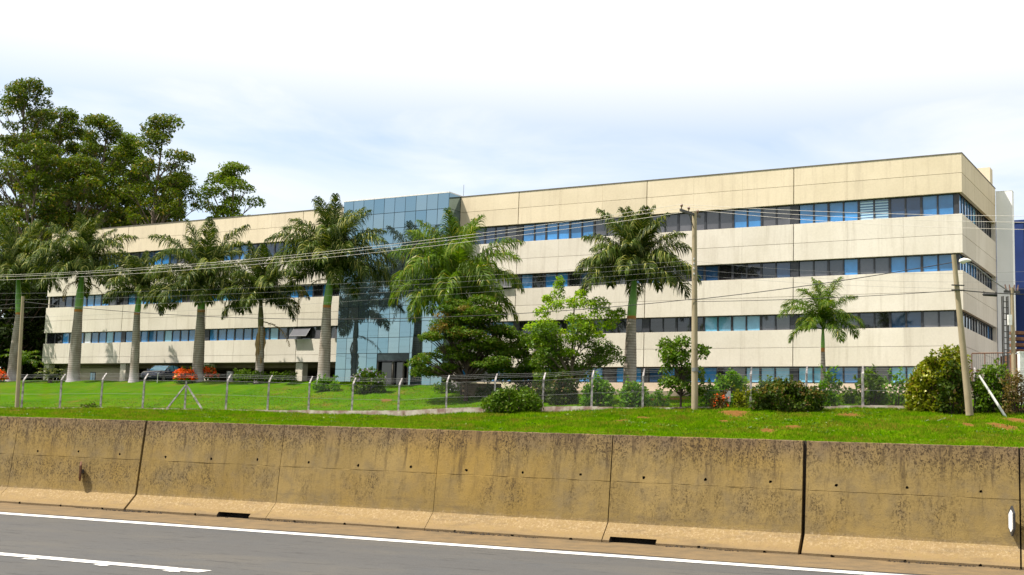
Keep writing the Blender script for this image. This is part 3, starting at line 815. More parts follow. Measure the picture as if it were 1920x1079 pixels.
# entrance doorway
MB().box((-40.6, 1.2, 4.4), (-37.78, 1.3, 6.99)).build('lobby_wall', M['core'], blk)
for s in (40.55, 39.2, 38.25, 37.83):
    MB().box((-s - 0.05, -GP + 0.06, 4.6), (-s + 0.05, -GP + 0.2, 6.99)).build('door_jamb', M['coping'], blk)
MB().box((-40.6, -GP - 0.02, 6.90), (-37.78, -GP + 0.2, 6.998)).build('door_lintel', M['frame'], blk)
for s in (39.85, 38.7): MB().box((-s - 0.5, -GP + 0.3, 4.6), (-s + 0.4, -GP + 0.33, 6.85)).build('door', PANE['d'], blk)
# plant room on the roof
MB().box((-6.5, 9.55, 18.63), (-0.10, 10.45, 20.15)).build('roof_house', M['panel_top'], OB)
MB().tube([(-36.6, 3, 18.6), (-36.6, 3, 20.6)], 0.014, 6).build('antenna', M['dark_metal'], OB)

MB().box((-34.6, -1.3, 4.0), (0.0, 0.08, 4.93)).build('bounce_apron', M['bounce_paving'], OB)  # strip added along the facade foot to bounce warm light
yd = MB().box((0.3, -4.5, 4.2), (26, 30, 4.90)).build('bounce_paving', M['bounce_paving'], None, (BC[0], BC[1], 0), (0, 0, BROT)); yd['kind'] = 'structure'  # slab added beside the side face to replace green bounce with warm
# narrow white tower and blue hall behind
wt = empty('white_tower', tuple(BC - dF * 0.5 - nF * 12.0) + (4.7,), BROT)
tag(wt, 'narrow plain white tower against the right end of the office building', 'building')
q = MB().box((-0.48, -1.22, -0.6), (0.52, -0.55, 14.05)); q.build('wall', M['white'], wt)
MB().box((-0.49, -1.23, 14.052), (0.53, -0.54, 14.08)).build('cap', M['whitepaint'], wt)
bh = empty('blue_hall', tuple(BC + dF * 6 - nF * 28) + (4.7,), BROT)
tag(bh, 'dark blue clad hall behind the white tower at the right edge', 'building')
MB().box((-5.5, -14.7, 3.6), (7.3, 15, 12.4)).build('wall', M['bluewall'], bh)
MB().box((-5.5, -14.6, -0.6), (7.2, 15, 3.59)).build('lower_wall', M['rust'], bh)
for i in range(14): MB().box((7.302, -14.6 + i * 2.1, 3.62), (7.34, -14.54 + i * 2.1, 12.38)).build('cladding_rib', M['bluewall'], bh)
MB().box((-5.6, -14.75, 12.402), (7.4, 15.1, 12.55)).build('roof_edge', M['bluewall'], bh)

# ------------------------------------------------------------------ palms
def frond_mesh(name, L, e0, droop, mat, seed, pairs=46, lf=0.20, wid=0.06, hang=0.8):
    """one feather leaf in the x-z plane: arching midrib, two rows of drooping leaflets"""
    r_ = np.random.RandomState(seed)
    n = 18; p = np.zeros(3); pts = [p.copy()]; dirs = []
    for i in range(n):
        t_ = (i + 0.5) / n; e = e0 - droop * t_ ** 1.45
        d = np.array([math.cos(e), 0.03 * math.sin(seed + 3 * t_), math.sin(e)]); dirs.append(d)
        p = p + d * L / n; pts.append(p.copy())
    pts = np.array(pts)
    q = MB(); q.tube(pts[::3], [max(0.008, 0.040 * (1 - k * 3 / n)) for k in range(len(pts[::3]))], 5)
    V = []; Fq = []
    for i in range(pairs):
        t_ = 0.13 + 0.87 * (i + 0.5) / pairs
        k = min(int(t_ * n), n - 1); fr = t_ * n - k
        o_ = pts[k] * (1 - fr) + pts[k + 1] * fr; d = dirs[k]
        up = np.array([-d[2], 0, d[0]])
        ln = L * lf * min(1, 0.45 + 2.2 * t_) * min(1, 0.30 + 2.6 * (1 - t_)) * r_.uniform(0.8, 1.12)
        for sgn in (-1, 1):
            sd = np.array([0, sgn, 0.0])
            a = r_.uniform(0.2, 0.6) + 0.35 * t_
            el = r_.uniform(-0.35, 0.85)
            d1 = sd * math.cos(a) * math.cos(el) + d * math.sin(a) + up * math.sin(el) * math.cos(a)
            d1 /= np.linalg.norm(d1)
            g_ = np.array([0, 0, -1.0])
            d2 = d1 * (1 - hang) + g_ * hang * r_.uniform(0.7, 1.2); d2 /= np.linalg.norm(d2)
            w0 = np.cross(d1, up); w0 = w0 / (np.linalg.norm(w0) + 1e-6) * wid * 0.5
            w0 = w0 * 0.75 + up * wid * 0.3 * r_.uniform(-1, 1)
            m1 = o_ + d1 * ln * 0.40; m2 = m1 + (d1 * 0.45 + d2 * 0.55) * ln * 0.30; m3 = m2 + d2 * ln * 0.36
            b = len(V)
            V += [o_ - w0 * .6, o_ + w0 * .6, m1 - w0, m1 + w0, m2 - w0 * .9, m2 + w0 * .9, m3]
            Fq += [(b, b + 1, b + 3, b + 2), (b + 2, b + 3, b + 5, b + 4), (b + 4, b + 5, b + 6)]
    q.add(V, Fq)
    me = bpy.data.meshes.new(name)
    me.from_pydata(q.v, [], q.f); me.materials.append(mat); me.update()
    return me

FR = {}
def fronds_for(L, mat, key, wid, hang):
    k = (round(L, 1), key, wid)
    if k in FR: return FR[k]
    out_ = []
    for i, (e, dr, f) in enumerate([(86, 26, .96), (80, 52, 1.0), (73, 78, 1.0), (65, 98, 1.0), (56, 110, .98), (46, 112, .95), (34, 108, .90), (18, 95, .80)]):
        out_.append([frond_mesh('frond', L * f, R(e), R(dr), M[mat], 10 * i + v_ + int(L * 7), 112, 0.27, wid, hang) for v_ in (0, 1)])
    FR[k] = out_
    return out_

def palm(label, px, pybase, Y, grey, shaft, r0, L, nfr, seed, mat='frond', shaft_mat='shaft', wid=0.078, hang=0.74, low=2, dz=0.0, dry=0, name='royal_palm'):
    """grey / shaft: photo pixels of the top of the ringed trunk and of the green crown shaft"""
    rr = random.Random(seed)
    b = on(px, Y); b[2] -= 0.08
    a1 = at(grey[0], grey[1], Y); a2 = at(shaft[0], shaft[1], Y)
    e = empty(name, tuple(b)); tag(e, label, 'palm', 'royal palms in front of the building')
    q = MB()
    v1 = a1 - b; v2 = a2 - b; v1[1] = 0; v2[1] = 0
    H = v1[2]; n = int(H / 0.085); pts = []; rad = []
    for i in range(n + 1):
        t_ = i / n
        pts.append((v1[0] * t_ ** 1.2, 0, H * t_))
        rb = r0 * (1.0 + 0.32 * math.exp(-t_ * H / 0.35) + 0.10 * math.sin(math.pi * min(1, t_ * 1.1)) - 0.30 * t_)
        rad.append(rb * (1.0 if i % 2 else 0.975))
    q.tube(pts, rad, 14); q.build('trunk', M['palm_trunk'], e)
    rt = rad[-1]
    d = v2 - v1; sh = []
    for i in range(9):
        t_ = i / 8; sh.append(v1 + d * t_)
    q = MB().tube(sh, [rt * (0.98 + 0.10 * math.sin(math.pi * min(1, (i / 8) * 1.6)) - 0.48 * (i / 8) ** 1.5) for i in range(9)], 12)
    q.build('crown_shaft', M[shaft_mat], e)
    if shaft_mat == 'shaft':
        MB().tube([v1 - np.array([0, 0, .06]), v1 + np.array([0, 0, .16])], [rt * 1.015, rt * 1.03], 12).build('leaf_scar', M['scar'], e)
    fs = fronds_for(L, mat, mat, wid, hang)
    top = v2 - np.array([0, 0, 0.12])
    ga = rr.uniform(0, 6.28)
    for i in range(nfr):
        u_ = (i + 0.5) / nfr
        cls = min(7, max(0, int(u_ ** 0.85 * (5.6 + low)) ))
        o = link('frond', rr.choice(fs[min(cls, 7)]), e, tuple(top + np.array([0, 0, -0.25 * u_])), (rr.uniform(-.08, .08), rr.uniform(-.06, .06), ga + i * 2.39996 + rr.uniform(-.15, .15)))
        s_ = rr.uniform(0.88, 1.06); o.scale = (s_, s_, s_)
    for i in range(dry):
        dd_ = frond_mesh('dead_frond', L * rr.uniform(.5, .7), R(rr.uniform(-5, 15)), R(rr.uniform(85, 100)), M['frond_dry'], seed * 9 + i, 30, 0.13, 0.06, 0.9)
        link('dead_frond', dd_, e, tuple(v1 * 0.25 + v2 * 0.75), (0, 0, rr.uniform(0, 6.28)))
    return e, v1, v2

P7off = 7.0
def palmY(px):
    """depth of the palm row, seven metres in front of the facade"""
    r_ = (px - 960) / 2330.0
    c_ = BC + nF * P7off
    d_ = np.array([r_, 1.0])
    return float((c_ @ nF) / (d_ @ nF))
palm('tall royal palm cut off by the left picture edge', 20, 712, 102.5, (36, 590), (34, 518), 0.42, 5.6, 26, 1)
palm('tall thick royal palm in front of the left end of the building', 135, 712, 98.6, (147, 584), (154, 512), 0.47, 5.4, 30, 2, dry=2)
palm('slim short royal palm beside the parked car, with a narrow green shaft', 249, 715, 95, (257, 590), (263, 545), 0.34, 4.1, 16, 3, low=2.6)
palm('tall royal palm standing between the two red flowering bushes', 368, 715, 91.5, (377, 585), (380, 538), 0.42, 5.7, 28, 4, low=3.0, dry=1)
e4, v14, v24 = palm('brown sheathed palm with a drooping dead frond behind the clipped hedge', 484, 712, 88.4, (489, 612), (489, 560), 0.30, 4.3, 19, 5, shaft_mat='shaft_dark')
palm('stout dense royal palm just left of the mirrored glass block', 605, 712, 85.3, (613, 577), (621, 505), 0.42, 5.6, 36, 6, dry=1)
palm('wide spreading royal palm in front of the right part of the mirrored block', 856, 730, 79.6, (858, 600), (858, 545), 0.36, 6.0, 30, 7, mat='frond_lime', low=2.4)
palm('tall dense royal palm before the middle of the right wing', 1180, 735, 73.5, (1184, 598), (1190, 518), 0.40, 4.7, 36, 8, low=1.2)
palm('small young palm with thin green trunk near the right end of the building', 1544, 745, 67.2, (1543, 658), (1543, 606), 0.155, 3.0, 15, 9, mat='frond_lime', low=2.4, wid=0.045, hang=0.62, name='young_palm')
# dead sheath and dead frond on the brown palm
q = MB(); rr = random.Random(55)
for i in range(26):
    a = rr.uniform(0, 6.283); t0 = rr.uniform(0.55, 1.02); t1 = t0 - rr.uniform(0.2, 0.45); x0 = v14[0]
    rA, rB = rr.uniform(.16, .26), rr.uniform(.2, .36)
    P_ = lambda t_, r_: (x0 * t_ + r_ * math.cos(a), r_ * math.sin(a), v14[2] * t_)
    q.tube([P_(t0, rA), P_((t0 + t1) / 2, rB), P_(t1, rB * rr.uniform(.6, 1))], [rr.uniform(.03, .06), rr.uniform(.05, .09), .012], 4)
q.build('dry_sheath', M['sheath_dry'], e4)
dm = frond_mesh('dead_frond', 3.6, R(-8), R(62), M['frond_dry'], 77, 30, 0.10, 0.05, 0.9)
link('dead_frond', dm, e4, tuple(v14 + np.array([0, 0, 0.35])), (0, 0, R(-32)))

# ------------------------------------------------------------------ trees
def leaves(C, outw, n, L, Wd, rs, up=0.5, rnd=0.8, flat=0.0):
    """n leaf quads round points C with outward directions outw"""
    N_ = rs.normal(size=(n, 3)) * rnd + outw * 0.6 + np.array([0, 0, up])
    N_ /= np.linalg.norm(N_, axis=1)[:, None]
    A = np.cross(N_, rs.normal(size=(n, 3))); A /= np.linalg.norm(A, axis=1)[:, None] + 1e-9
    B = np.cross(N_, A)
    l_ = (L * rs.uniform(0.45, 1.45, n))[:, None] * 0.5; w_ = (Wd * rs.uniform(0.55, 1.4, n))[:, None] * 0.5
    V = np.stack([C - A * l_, C + B * w_ - A * l_ * 0.1, C + A * l_ - N_ * l_ * 0.25, C - B * w_ - A * l_ * 0.1], 1).reshape(-1, 3)
    return V, np.arange(4 * n).reshape(n, 4)

def clump_pts(c, rad, n, rs, hollow=0.5, low=-0.55):
    D = rs.normal(size=(n * 2, 3)); D /= np.linalg.norm(D, axis=1)[:, None]
    D = D[D[:, 2] > low + 0.3 * rs.normal(size=len(D))][:n]
    k = rs.uniform(hollow, 1.05, len(D))[:, None]
    return np.array(c) + D * k * np.array(rad), D

def tree(name, label, base, H, clumps, n_leaf, L, Wd, leafmat, barkmat, rt, seed, group=None, fork=0.35, cat='tree', extra=None, lean=0.0, gap=0.0, up=0.5):
    """clumps: (dx, dy, z, rx, rz) leaf masses; limbs run from the trunk into each"""
    rs = np.random.RandomState(seed); rr = random.Random(seed)
    e = empty(name, tuple(base)); tag(e, label, cat, group)
    q = MB()
    n = 9; tp = []; wob = rr.uniform(0, 6)
    for i in range(n + 1):
        t_ = i / n
        tp.append(np.array([lean * t_ * H + 0.012 * H * math.sin(wob + 4 * t_) * t_, 0.012 * H * math.cos(wob + 3 * t_) * t_, -0.2 + (H + 0.2) * t_]))
    q.tube(tp, [rt * (1 - 0.82 * (i / n)) + (0.25 * rt if i == 0 else 0) for i in range(n + 1)], 9)
    Vs = []; Fs = []; k0 = 0
    for (dx, dy, z_, rx, rz) in clumps:
        c_ = np.array([dx + lean * z_, dy, z_])
        zs = max(fork * H, z_ - rr.uniform(0.9, 1.5) * max(math.hypot(dx, dy), 0.6)); zs = min(zs, H * 0.97)
        t_ = zs / H; i_ = min(int(t_ * n), n - 1)
        s_ = tp[i_] * (1 - (t_ * n - i_)) + tp[i_ + 1] * (t_ * n - i_)
        md = (s_ + c_) / 2 + np.array([0.05 * dx, 0.05 * dy, 0.12 * abs(z_ - zs)])
        r1 = rt * (1 - 0.8 * t_) * 0.55
        q.tube([s_, md, c_ + np.array([0, 0, rz * .3])], [r1, r1 * 0.62, r1 * 0.2], 6)
        for m_ in range(3):
            a_ = rr.uniform(0, 6.28)
            tip = c_ + np.array([math.cos(a_) * rx * .7, math.sin(a_) * rx * .7, rz * rr.uniform(0, .6)])
            q.tube([md, (md + tip) / 2 + np.array([0, 0, 0.1]), tip], [r1 * .5, r1 * .32, r1 * .12], 4)
        m = max(20, int(n_leaf * rx * rx))
        C, D = clump_pts(c_, (rx, rx, rz), m, rs)
        V, F = leaves(C, D, len(C), L, Wd, rs, up)
        Vs.append(V); Fs.append(F + k0); k0 += len(V)
    q.build('trunk', barkmat, e)
    link('crown', npmesh('crown', np.concatenate(Vs), np.concatenate(Fs), leafmat), e)
    if extra:
        for (nm, mat, pts, L2, W2, cnt) in extra:
            Vs = []; Fs = []; k0 = 0
            for (dx, dy, z_, rx, rz) in pts:
                C, D = clump_pts((dx, dy, z_), (rx, rx, rz), cnt, rs)
                V, F = leaves(C, D, len(C), L2, W2, rs, 0.6); Vs.append(V); Fs.append(F + k0); k0 += len(V)
            link(nm, npmesh(nm, np.concatenate(Vs), np.concatenate(Fs), mat), e)['kind'] = 'stuff'
    return e

def euc(label, px, pytop, Y, halfw, lowfrac, seed, nclump, mat='euc_leaf', base_z=5.0):
    """tall eucalyptus: bare trunk, flat-topped puffs of leaves stacked up the stem"""
    rr = random.Random(seed)
    b = at(px, 700, Y); b[2] = base_z
    topz = at(px, pytop, Y)[2]; H = topz - base_z - 0.6
    cl = []
    nclump = int(nclump * 1.6)
    for i in range(nclump):
        u_ = (i + rr.random()) / nclump
        z_ = H * (lowfrac + (1 - lowfrac) * u_)
        prof_ = halfw * (0.55 + 0.6 * math.sin(math.pi * (0.15 + 0.72 * u_)) ) * (1.0 if u_ < 0.85 else 0.55)
        a_ = rr.uniform(0, 6.28); r_ = prof_ * math.sqrt(rr.uniform(0.05, 1))
        rx = rr.uniform(0.7, 1.5)
        cl.append((r_ * math.cos(a_), r_ * math.sin(a_) * 0.9, z_, rx, rx * rr.uniform(0.45, 0.7)))
    cl.append((0, 0, H - 0.2, 1.5, 0.8))
    return tree('eucalyptus_tree', label, b, H, cl, 185, 0.35, 0.15, M[mat], M['bark'], 0.32, seed, 'eucalyptus trees behind the building', lowfrac * 0.8)
euc('tallest eucalyptus, at the left picture edge', 8, 146, 128, 3.9, 0.34, 31, 58)
euc('eucalyptus with a narrow crown right of the tallest one', 82, 200, 132, 3.0, 0.36, 32, 42)
euc('brown tinged eucalyptus with a flat top, third from the left', 158, 215, 130, 3.2, 0.34, 33, 46)
euc('thin eucalyptus with open crown standing clear against the sky', 268, 214, 126, 3.0, 0.42, 34, 34)
euc('lime topped eucalyptus between the flat topped one and the open one', 214, 250, 134, 2.7, 0.36, 35, 38, 'euc_leaf_bright')
euc('low eucalyptus right of the open crowned one', 318, 322, 131, 2.6, 0.38, 36, 26)
euc('isolated bright rounded eucalyptus, rightmost of the group', 410, 303, 127, 3.0, 0.50, 37, 30, 'euc_leaf_bright')
euc('dark eucalyptus filling the gap low behind the second and third palms', 118, 290, 124, 3.6, 0.30, 38, 40)
euc('dark lower eucalyptus behind the leftmost palm', 42, 262, 121, 3.6, 0.28, 39, 44)
euc('eucalyptus crown filling the middle of the group behind the third one', 186, 268, 139, 3.0, 0.34, 41, 36)
euc('eucalyptus crown behind and left of the open crowned one', 128, 240, 140, 3.0, 0.34, 42, 38)
euc('dark eucalyptus low between the open crowned one and the isolated one', 292, 330, 138, 3.0, 0.34, 43, 34)
euc('eucalyptus behind the tallest one at the left edge', 40, 205, 138, 3.2, 0.32, 44, 40)
euc('dark lower eucalyptus above the roof at the left', 232, 318, 137, 3.4, 0.30, 40, 36)
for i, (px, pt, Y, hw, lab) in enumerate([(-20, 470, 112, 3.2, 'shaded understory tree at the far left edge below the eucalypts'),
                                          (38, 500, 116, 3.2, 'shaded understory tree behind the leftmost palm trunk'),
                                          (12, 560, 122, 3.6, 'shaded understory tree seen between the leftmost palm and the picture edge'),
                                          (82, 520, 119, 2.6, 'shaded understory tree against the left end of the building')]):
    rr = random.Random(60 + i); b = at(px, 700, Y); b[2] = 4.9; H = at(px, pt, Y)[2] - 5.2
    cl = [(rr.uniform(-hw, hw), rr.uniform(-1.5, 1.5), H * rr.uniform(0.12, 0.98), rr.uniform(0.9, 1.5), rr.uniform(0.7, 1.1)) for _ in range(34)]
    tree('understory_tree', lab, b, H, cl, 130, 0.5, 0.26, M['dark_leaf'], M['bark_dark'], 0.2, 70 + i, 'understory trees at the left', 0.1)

# garden trees in front of the entrance
def spray(seed, n, hw, z0, z1, rx, rz, shape, dy=1.6):
    rr = random.Random(seed); o_ = []
    for i in range(n):
        u_ = (i + rr.random()) / n; w_ = hw * shape(u_)
        x = rr.uniform(-w_, w_)
        o_.append((x, rr.uniform(-dy, dy) * shape(u_), z0 + (z1 - z0) * u_, rr.uniform(*rx), rr.uniform(*rz)))
    return o_
b = on(874, 74.5)
cl = spray(5, 84, 2.7, 1.5, 6.1, (0.55, 0.95), (0.24, 0.42), lambda u: 1.0 - 0.55 * max(0, u - .35) / .65)
cl += [(-2.9, 0, 2.3, 0.75, 0.22), (-3.2, 0.2, 2.1, 0.6, 0.2), (-2.3, -.3, 2.6, 0.8, 0.25)]
tree('feathery_tree', 'dark feathery layered tree with orange tips before the entrance block', b, 5.6, cl, 780, 0.17, 0.085, M['flam_leaf'], M['bark_dark'], 0.13, 81, None, 0.22, up=1.1,
     extra=[('new_growth', M['tip_leaf'], [(-1.6, -.6, 5.0, .6, .35), (-1.9, -.8, 4.2, .6, .3), (-1.2, -.8, 4.4, .6, .3), (-.2, -.8, 5.5, .5, .25), (-.6, -1.2, 3.9, .7, .25), (.4, -1.2, 4.0, .6, .2)], 0.17, 0.08, 130)])
b = on(985, 75.5)
cl = spray(6, 30, 1.7, 0.7, 3.8, (0.5, 0.85), (0.3, 0.5), lambda u: 1.0 - 0.5 * u)
tree('round_tree', 'low dark leafy tree between the feathery tree and the lime green tree', b, 3.4, cl, 680, 0.17, 0.09, M['bush_leaf'], M['bark_dark'], 0.10, 82, None, 0.15)
b = on(1072, 72.5)
cl = spray(7, 34, 2.3, 1.2, 4.4, (0.5, 0.85), (0.35, 0.55), lambda u: 0.8 + 0.25 * u)
cl += [(2.1, 0, 3.0, .8, .5), (2.6, .2, 2.6, .6, .45), (1.6, -.3, 2.4, .7, .4), (-.6, 0, 1.6, .9, .6), (-1.4, 0, 1.3, .8, .6)]
lime = [(-2.3, -.2, 4.3, .55, .3), (-1.9, 0, 5.2, .4, .35), (-1.2, -.4, 5.6, .45, .3), (-1.0, 0, 6.4, .35, .55), (-.9, 0, 7.0, .25, .35), (-.4, -.5, 5.7, .6, .3), (.2, -.4, 5.9, .6, .3), (.9, -.3, 5.7, .6, .3),
        (1.5, 0, 5.9, .5, .3), (1.7, -.2, 5.3, .6, .3), (2.3, 0, 5.0, .4, .4), (1.0, -.5, 4.9, .7, .3), (-1.6, -.5, 4.5, .6, .3), (.0, -.7, 4.8, .5, .3), (2.7, 0, 5.3, .3, .3), (.6, -.9, 4.3, .6, .3), (-.9, -.8, 3.9, .6, .3)]
tree('lime_tree', 'open branched lime green tree in front of the right wing, left of the tall palm', b, 6.6, cl, 520, 0.18, 0.09, M['bush_leaf'], M['bark'], 0.12, 83, None, 0.2,
     extra=[('young_leaves', M['lime_leaf'], [(a_, b_, c_, d_ * 1.25, e_ * 1.35) for (a_, b_, c_, d_, e_) in lime] + [(-1.4, -.9, 3.3, .6, .3), (.2, -1.1, 3.6, .6, .35), (1.3, -.9, 3.9, .55, .3), (-.3, -1.0, 2.8, .6, .3), (-2.0, -.3, 3.6, .5, .35), (1.9, -.6, 4.5, .6, .3), (.4, -.2, 6.4, .4, .3), (-1.6, -.1, 6.0, .35, .3)], 0.19, 0.085, 260), ('bare_twigs', M['bark'], [(1.5, .2, 3.6, 1.0, .5)], 0.5, 0.025, 40)])
b = on(1277, 66.6)
cl = spray(8, 26, 0.95, 0.9, 3.6, (0.38, 0.62), (0.32, 0.5), lambda u: 0.75 + 0.4 * math.sin(3.14 * u), 0.8)
cl += [(1.15, 0, 2.9, .35, .35), (1.25, 0, 3.1, .25, .25), (-.9, 0, 3.55, .35, .3)]
tree('small_tree', 'small dense dark green tree beside the tall utility pole', b, 3.2, cl, 520, 0.19, 0.12, M['bush_leaf'], M['bark_dark'], 0.07, 84, None, 0.25)

# ------------------------------------------------------------------ bushes
def bush(name, label, px, Y, w_, h_, mat, seed, lobes=7, n_leaf=330, L=0.13, Wd=0.075, flowers=None, group='garden shrubs', depth=None, box=False, dzb=0.0, top=None):
    """leaf masses over a few stems, w_ wide and h_ high"""
    rr = random.Random(seed); rs = np.random.RandomState(seed)
    b = on(px, Y); b[2] += dzb
    e = empty(name, tuple(b)); tag(e, label, 'shrub', group)
    cl = []; dp = depth or w_ * 0.4
    for i in range(lobes):
        u_ = (i + 0.5) / lobes
        x = (u_ - 0.5) * w_ * 0.78 + rr.uniform(-.1, .1) * w_ / lobes
        hh = h_ * (1.0 if box else (0.62 + 0.38 * math.sin(math.pi * u_))) * rr.uniform(.86, 1.04)
        if top: hh = h_ * np.interp(u_, *top) * rr.uniform(.93, 1.05)
        rx = max(0.22, w_ / lobes * rr.uniform(0.75, 1.05))
        nz = max(1, int(round(hh / (rx * 1.5))))
        for k in range(nz):
            zc = hh * (k + 0.5) / nz
            cl.append((x + rr.uniform(-.12, .12) * rx, rr.uniform(-.5, .5) * dp * 0.6, zc, rx * rr.uniform(.85, 1.1), hh / nz * 0.62))
            if dp > 0.7: cl.append((x + rr.uniform(-.3, .3) * rx, rr.uniform(-1, 1) * dp * 0.45, zc * rr.uniform(.8, 1), rx * rr.uniform(.8, 1.0), hh / nz * 0.6))
    q = MB(); Vs = []; Fs = []; k0 = 0
    for (x, y, z_, rx, rz) in cl:
        q.tube([(x * 0.35, y * .35, -0.1), (x * 0.7, y * .7, z_ * 0.5), (x, y, z_)], [0.03, 0.022, 0.01], 5)
        C, D = clump_pts((x, y, z_), (rx, rx * .9, rz), max(40, int(2.1 * n_leaf * rx * max(rx, rz))), rs, 0.55, -0.9)
        C[:, 2] = np.maximum(C[:, 2], 0.02)
        V, F = leaves(C, D, len(C), L * 1.2, Wd * 1.3, rs, 0.35); Vs.append(V); Fs.append(F + k0); k0 += len(V)
    for _ in range(lobes * 3):
        x, y, z_, rx, rz = rr.choice(cl)
        if z_ < 0.45 * h_: continue
        a_ = rr.uniform(0, 6.283); p0_ = np.array([x + rx * .6 * math.cos(a_), y + rx * .6 * math.sin(a_), z_ + rz * .6])
        d_ = np.array([math.cos(a_) * .5, math.sin(a_) * .5, 1.0]) * rr.uniform(.18, .42) * min(1.0, h_)
        q.tube([p0_, p0_ + d_], [0.01, 0.005], 4)
        C = p0_ + d_ * rs.uniform(.1, 1.05, (14, 1)) + rs.normal(size=(14, 3)) * 0.05
        V, F = leaves(C, np.repeat(d_[None], 14, 0), 14, L * 1.2, Wd * 1.2, rs, 0.3); Vs.append(V); Fs.append(F + k0); k0 += len(V)
    q.build('stems', M['bark_dark'], e)
    link('foliage', npmesh('foliage', np.concatenate(Vs), np.concatenate(Fs), mat), e)
    if flowers:
        fm, cnt, fs_, zlo, nm = flowers
        C = []; D = []
        for _ in range(cnt):
            x, y, z_, rx, rz = rr.choice(cl)
            d = np.array([rr.gauss(0, 1), -abs(rr.gauss(0, 1)), abs(rr.gauss(0, .8))]); d /= np.linalg.norm(d)
            p = np.array([x, y, z_]) + d * np.array([rx, rx * .9, rz]) * 1.06
            if p[2] < zlo * h_: continue
            for _k in range(5): C.append(p + rs.normal(size=3) * fs_ * 0.4); D.append(d)
        V, F = leaves(np.array(C), np.array(D), len(C), fs_, fs_ * .8, rs, 0.2)
        link(nm, npmesh(nm, V, F, fm), e)['kind'] = 'stuff'
    return e
def kerbY(px):
    Y = 70.0
    for _ in range(6): Y = float(Yf(at(px, 760, Y)[0]))
    return Y
bush('dark_shrub', 'wide dark shrub growing in front of the low brick kerb', 962, kerbY(962) - 1.1, 3.5, 1.42, M['bush_leaf'], 101, 6, 420, 0.14, 0.075)
bush('flowering_shrub', 'rounded shrub with lilac flowers at the left foot of the mirrored block', 690, 79.5, 2.5, 1.6, M['bush_leaf'], 102, 6, 420, 0.13, 0.08, flowers=(M['lilac_flower'], 55, 0.11, 0.2, 'flowers'))
bush('low_shrub', 'low round green shrub at the foot of the stout palm', 610, 81.5, 2.0, 0.95, M['bush_bright'], 103, 5, 420, 0.12, 0.07)
bush('clipped_hedge', 'long low clipped hedge under the car park opening', 495, 87.6, 5.2, 0.75, M['bush_leaf'], 104, 12, 420, 0.12, 0.075, box=True, depth=0.7)
bush('red_flowering_bush', 'red and orange flowering bush between the car and a palm', 344, 90.8, 1.6, 1.15, M['bush_bright'], 105, 4, 330, 0.14, 0.09, flowers=(M['red_flower'], 120, 0.17, 0.3, 'flowers'))
bush('red_flowering_bush', 'red and orange flowering bush right of the palm by the parked car', 391, 91.6, 1.35, 1.05, M['bush_leaf'], 106, 4, 330, 0.14, 0.09, flowers=(M['red_flower'], 80, 0.17, 0.35, 'flowers'))
bush('red_flowering_bush', 'red flowers cut off by the left edge below the palms', -2, 101.5, 1.1, 0.9, M['bush_leaf'], 107, 3, 330, 0.14, 0.09, flowers=(M['red_flower'], 60, 0.17, 0.3, 'flowers'))
bush('weed', 'dark weed sprawling over the white kerb at the left', 171, kerbY(171) - 0.25, 1.2, 0.34, M['bush_dark'], 108, 4, 420, 0.12, 0.05, group='weeds')
bush('leafy_shrub', 'light green shrub behind the fence post left of the tall right palm', 1120, 69.2, 1.9, 1.65, M['bush_bright'], 109, 5, 330, 0.15, 0.085)
bush('leafy_shrub', 'light green loose shrub at the foot of the tall right palm', 1190, 68.8, 1.9, 1.6, M['bush_bright'], 110, 5, 260, 0.15, 0.085)
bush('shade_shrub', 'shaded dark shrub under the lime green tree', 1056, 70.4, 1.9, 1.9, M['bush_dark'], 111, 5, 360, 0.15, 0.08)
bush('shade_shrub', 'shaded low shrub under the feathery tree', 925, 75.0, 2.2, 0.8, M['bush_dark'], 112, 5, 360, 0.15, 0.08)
bush('shade_shrub', 'green shrub left of the feathery tree trunk by the mirrored wall', 838, 78.0, 1.7, 0.8, M['bush_leaf'], 113, 4, 360, 0.13, 0.07)
bush('grass_clump', 'bright green tussock in the shade between two garden trees', 970, 74.0, 1.2, 0.8, M['bush_bright'], 114, 4, 360, 0.3, 0.03)
bush('bright_shrub', 'bright green spreading shrub right of the utility pole', 1366, 68.6, 2.6, 1.95, M['bush_bright'], 115, 6, 360, 0.15, 0.085, top=([0, .35, .6, 1], [.5, .7, 1, .65]))
bush('bright_shrub', 'green shrub touching the right side of the utility pole base', 1330, 66.6, 0.9, 1.25, M['bush_bright'], 116, 3, 360, 0.14, 0.075)
bush('red_shrub', 'small shrub with red flowers beside a white board', 1349, 65.6, 1.0, 0.85, M['dry_leaf'], 117, 4, 330, 0.13, 0.08, flowers=(M['red_flower'], 14, 0.12, 0.1, 'flowers'))
bush('ragged_shrub', 'dry tinged shrub right of the white board', 1388, 65.4, 0.85, 0.95, M['hedge_yellow'], 118, 4, 330, 0.13, 0.07)
bush('croton_shrub', 'broad dark shrub with orange tipped leaves in front of the fence', 1478, 63.2, 4.4, 1.65, M['bush_dark'], 119, 9, 400, 0.15, 0.085, flowers=(M['tip_leaf'], 130, 0.13, 0.55, 'orange_tips'), top=([0, .3, .55, .75, 1], [.62, .88, 1, .78, .62]))
bush('upright_shrub', 'upright yellow green shrub in front of the young palm trunk', 1556, 64.6, 1.2, 1.95, M['bush_bright'], 120, 4, 330, 0.15, 0.085)
bush('vine_shrub', 'loose leafy shrub growing over a fence post', 1634, 64.6, 1.8, 1.95, M['bush_leaf'], 121, 5, 230, 0.16, 0.10)
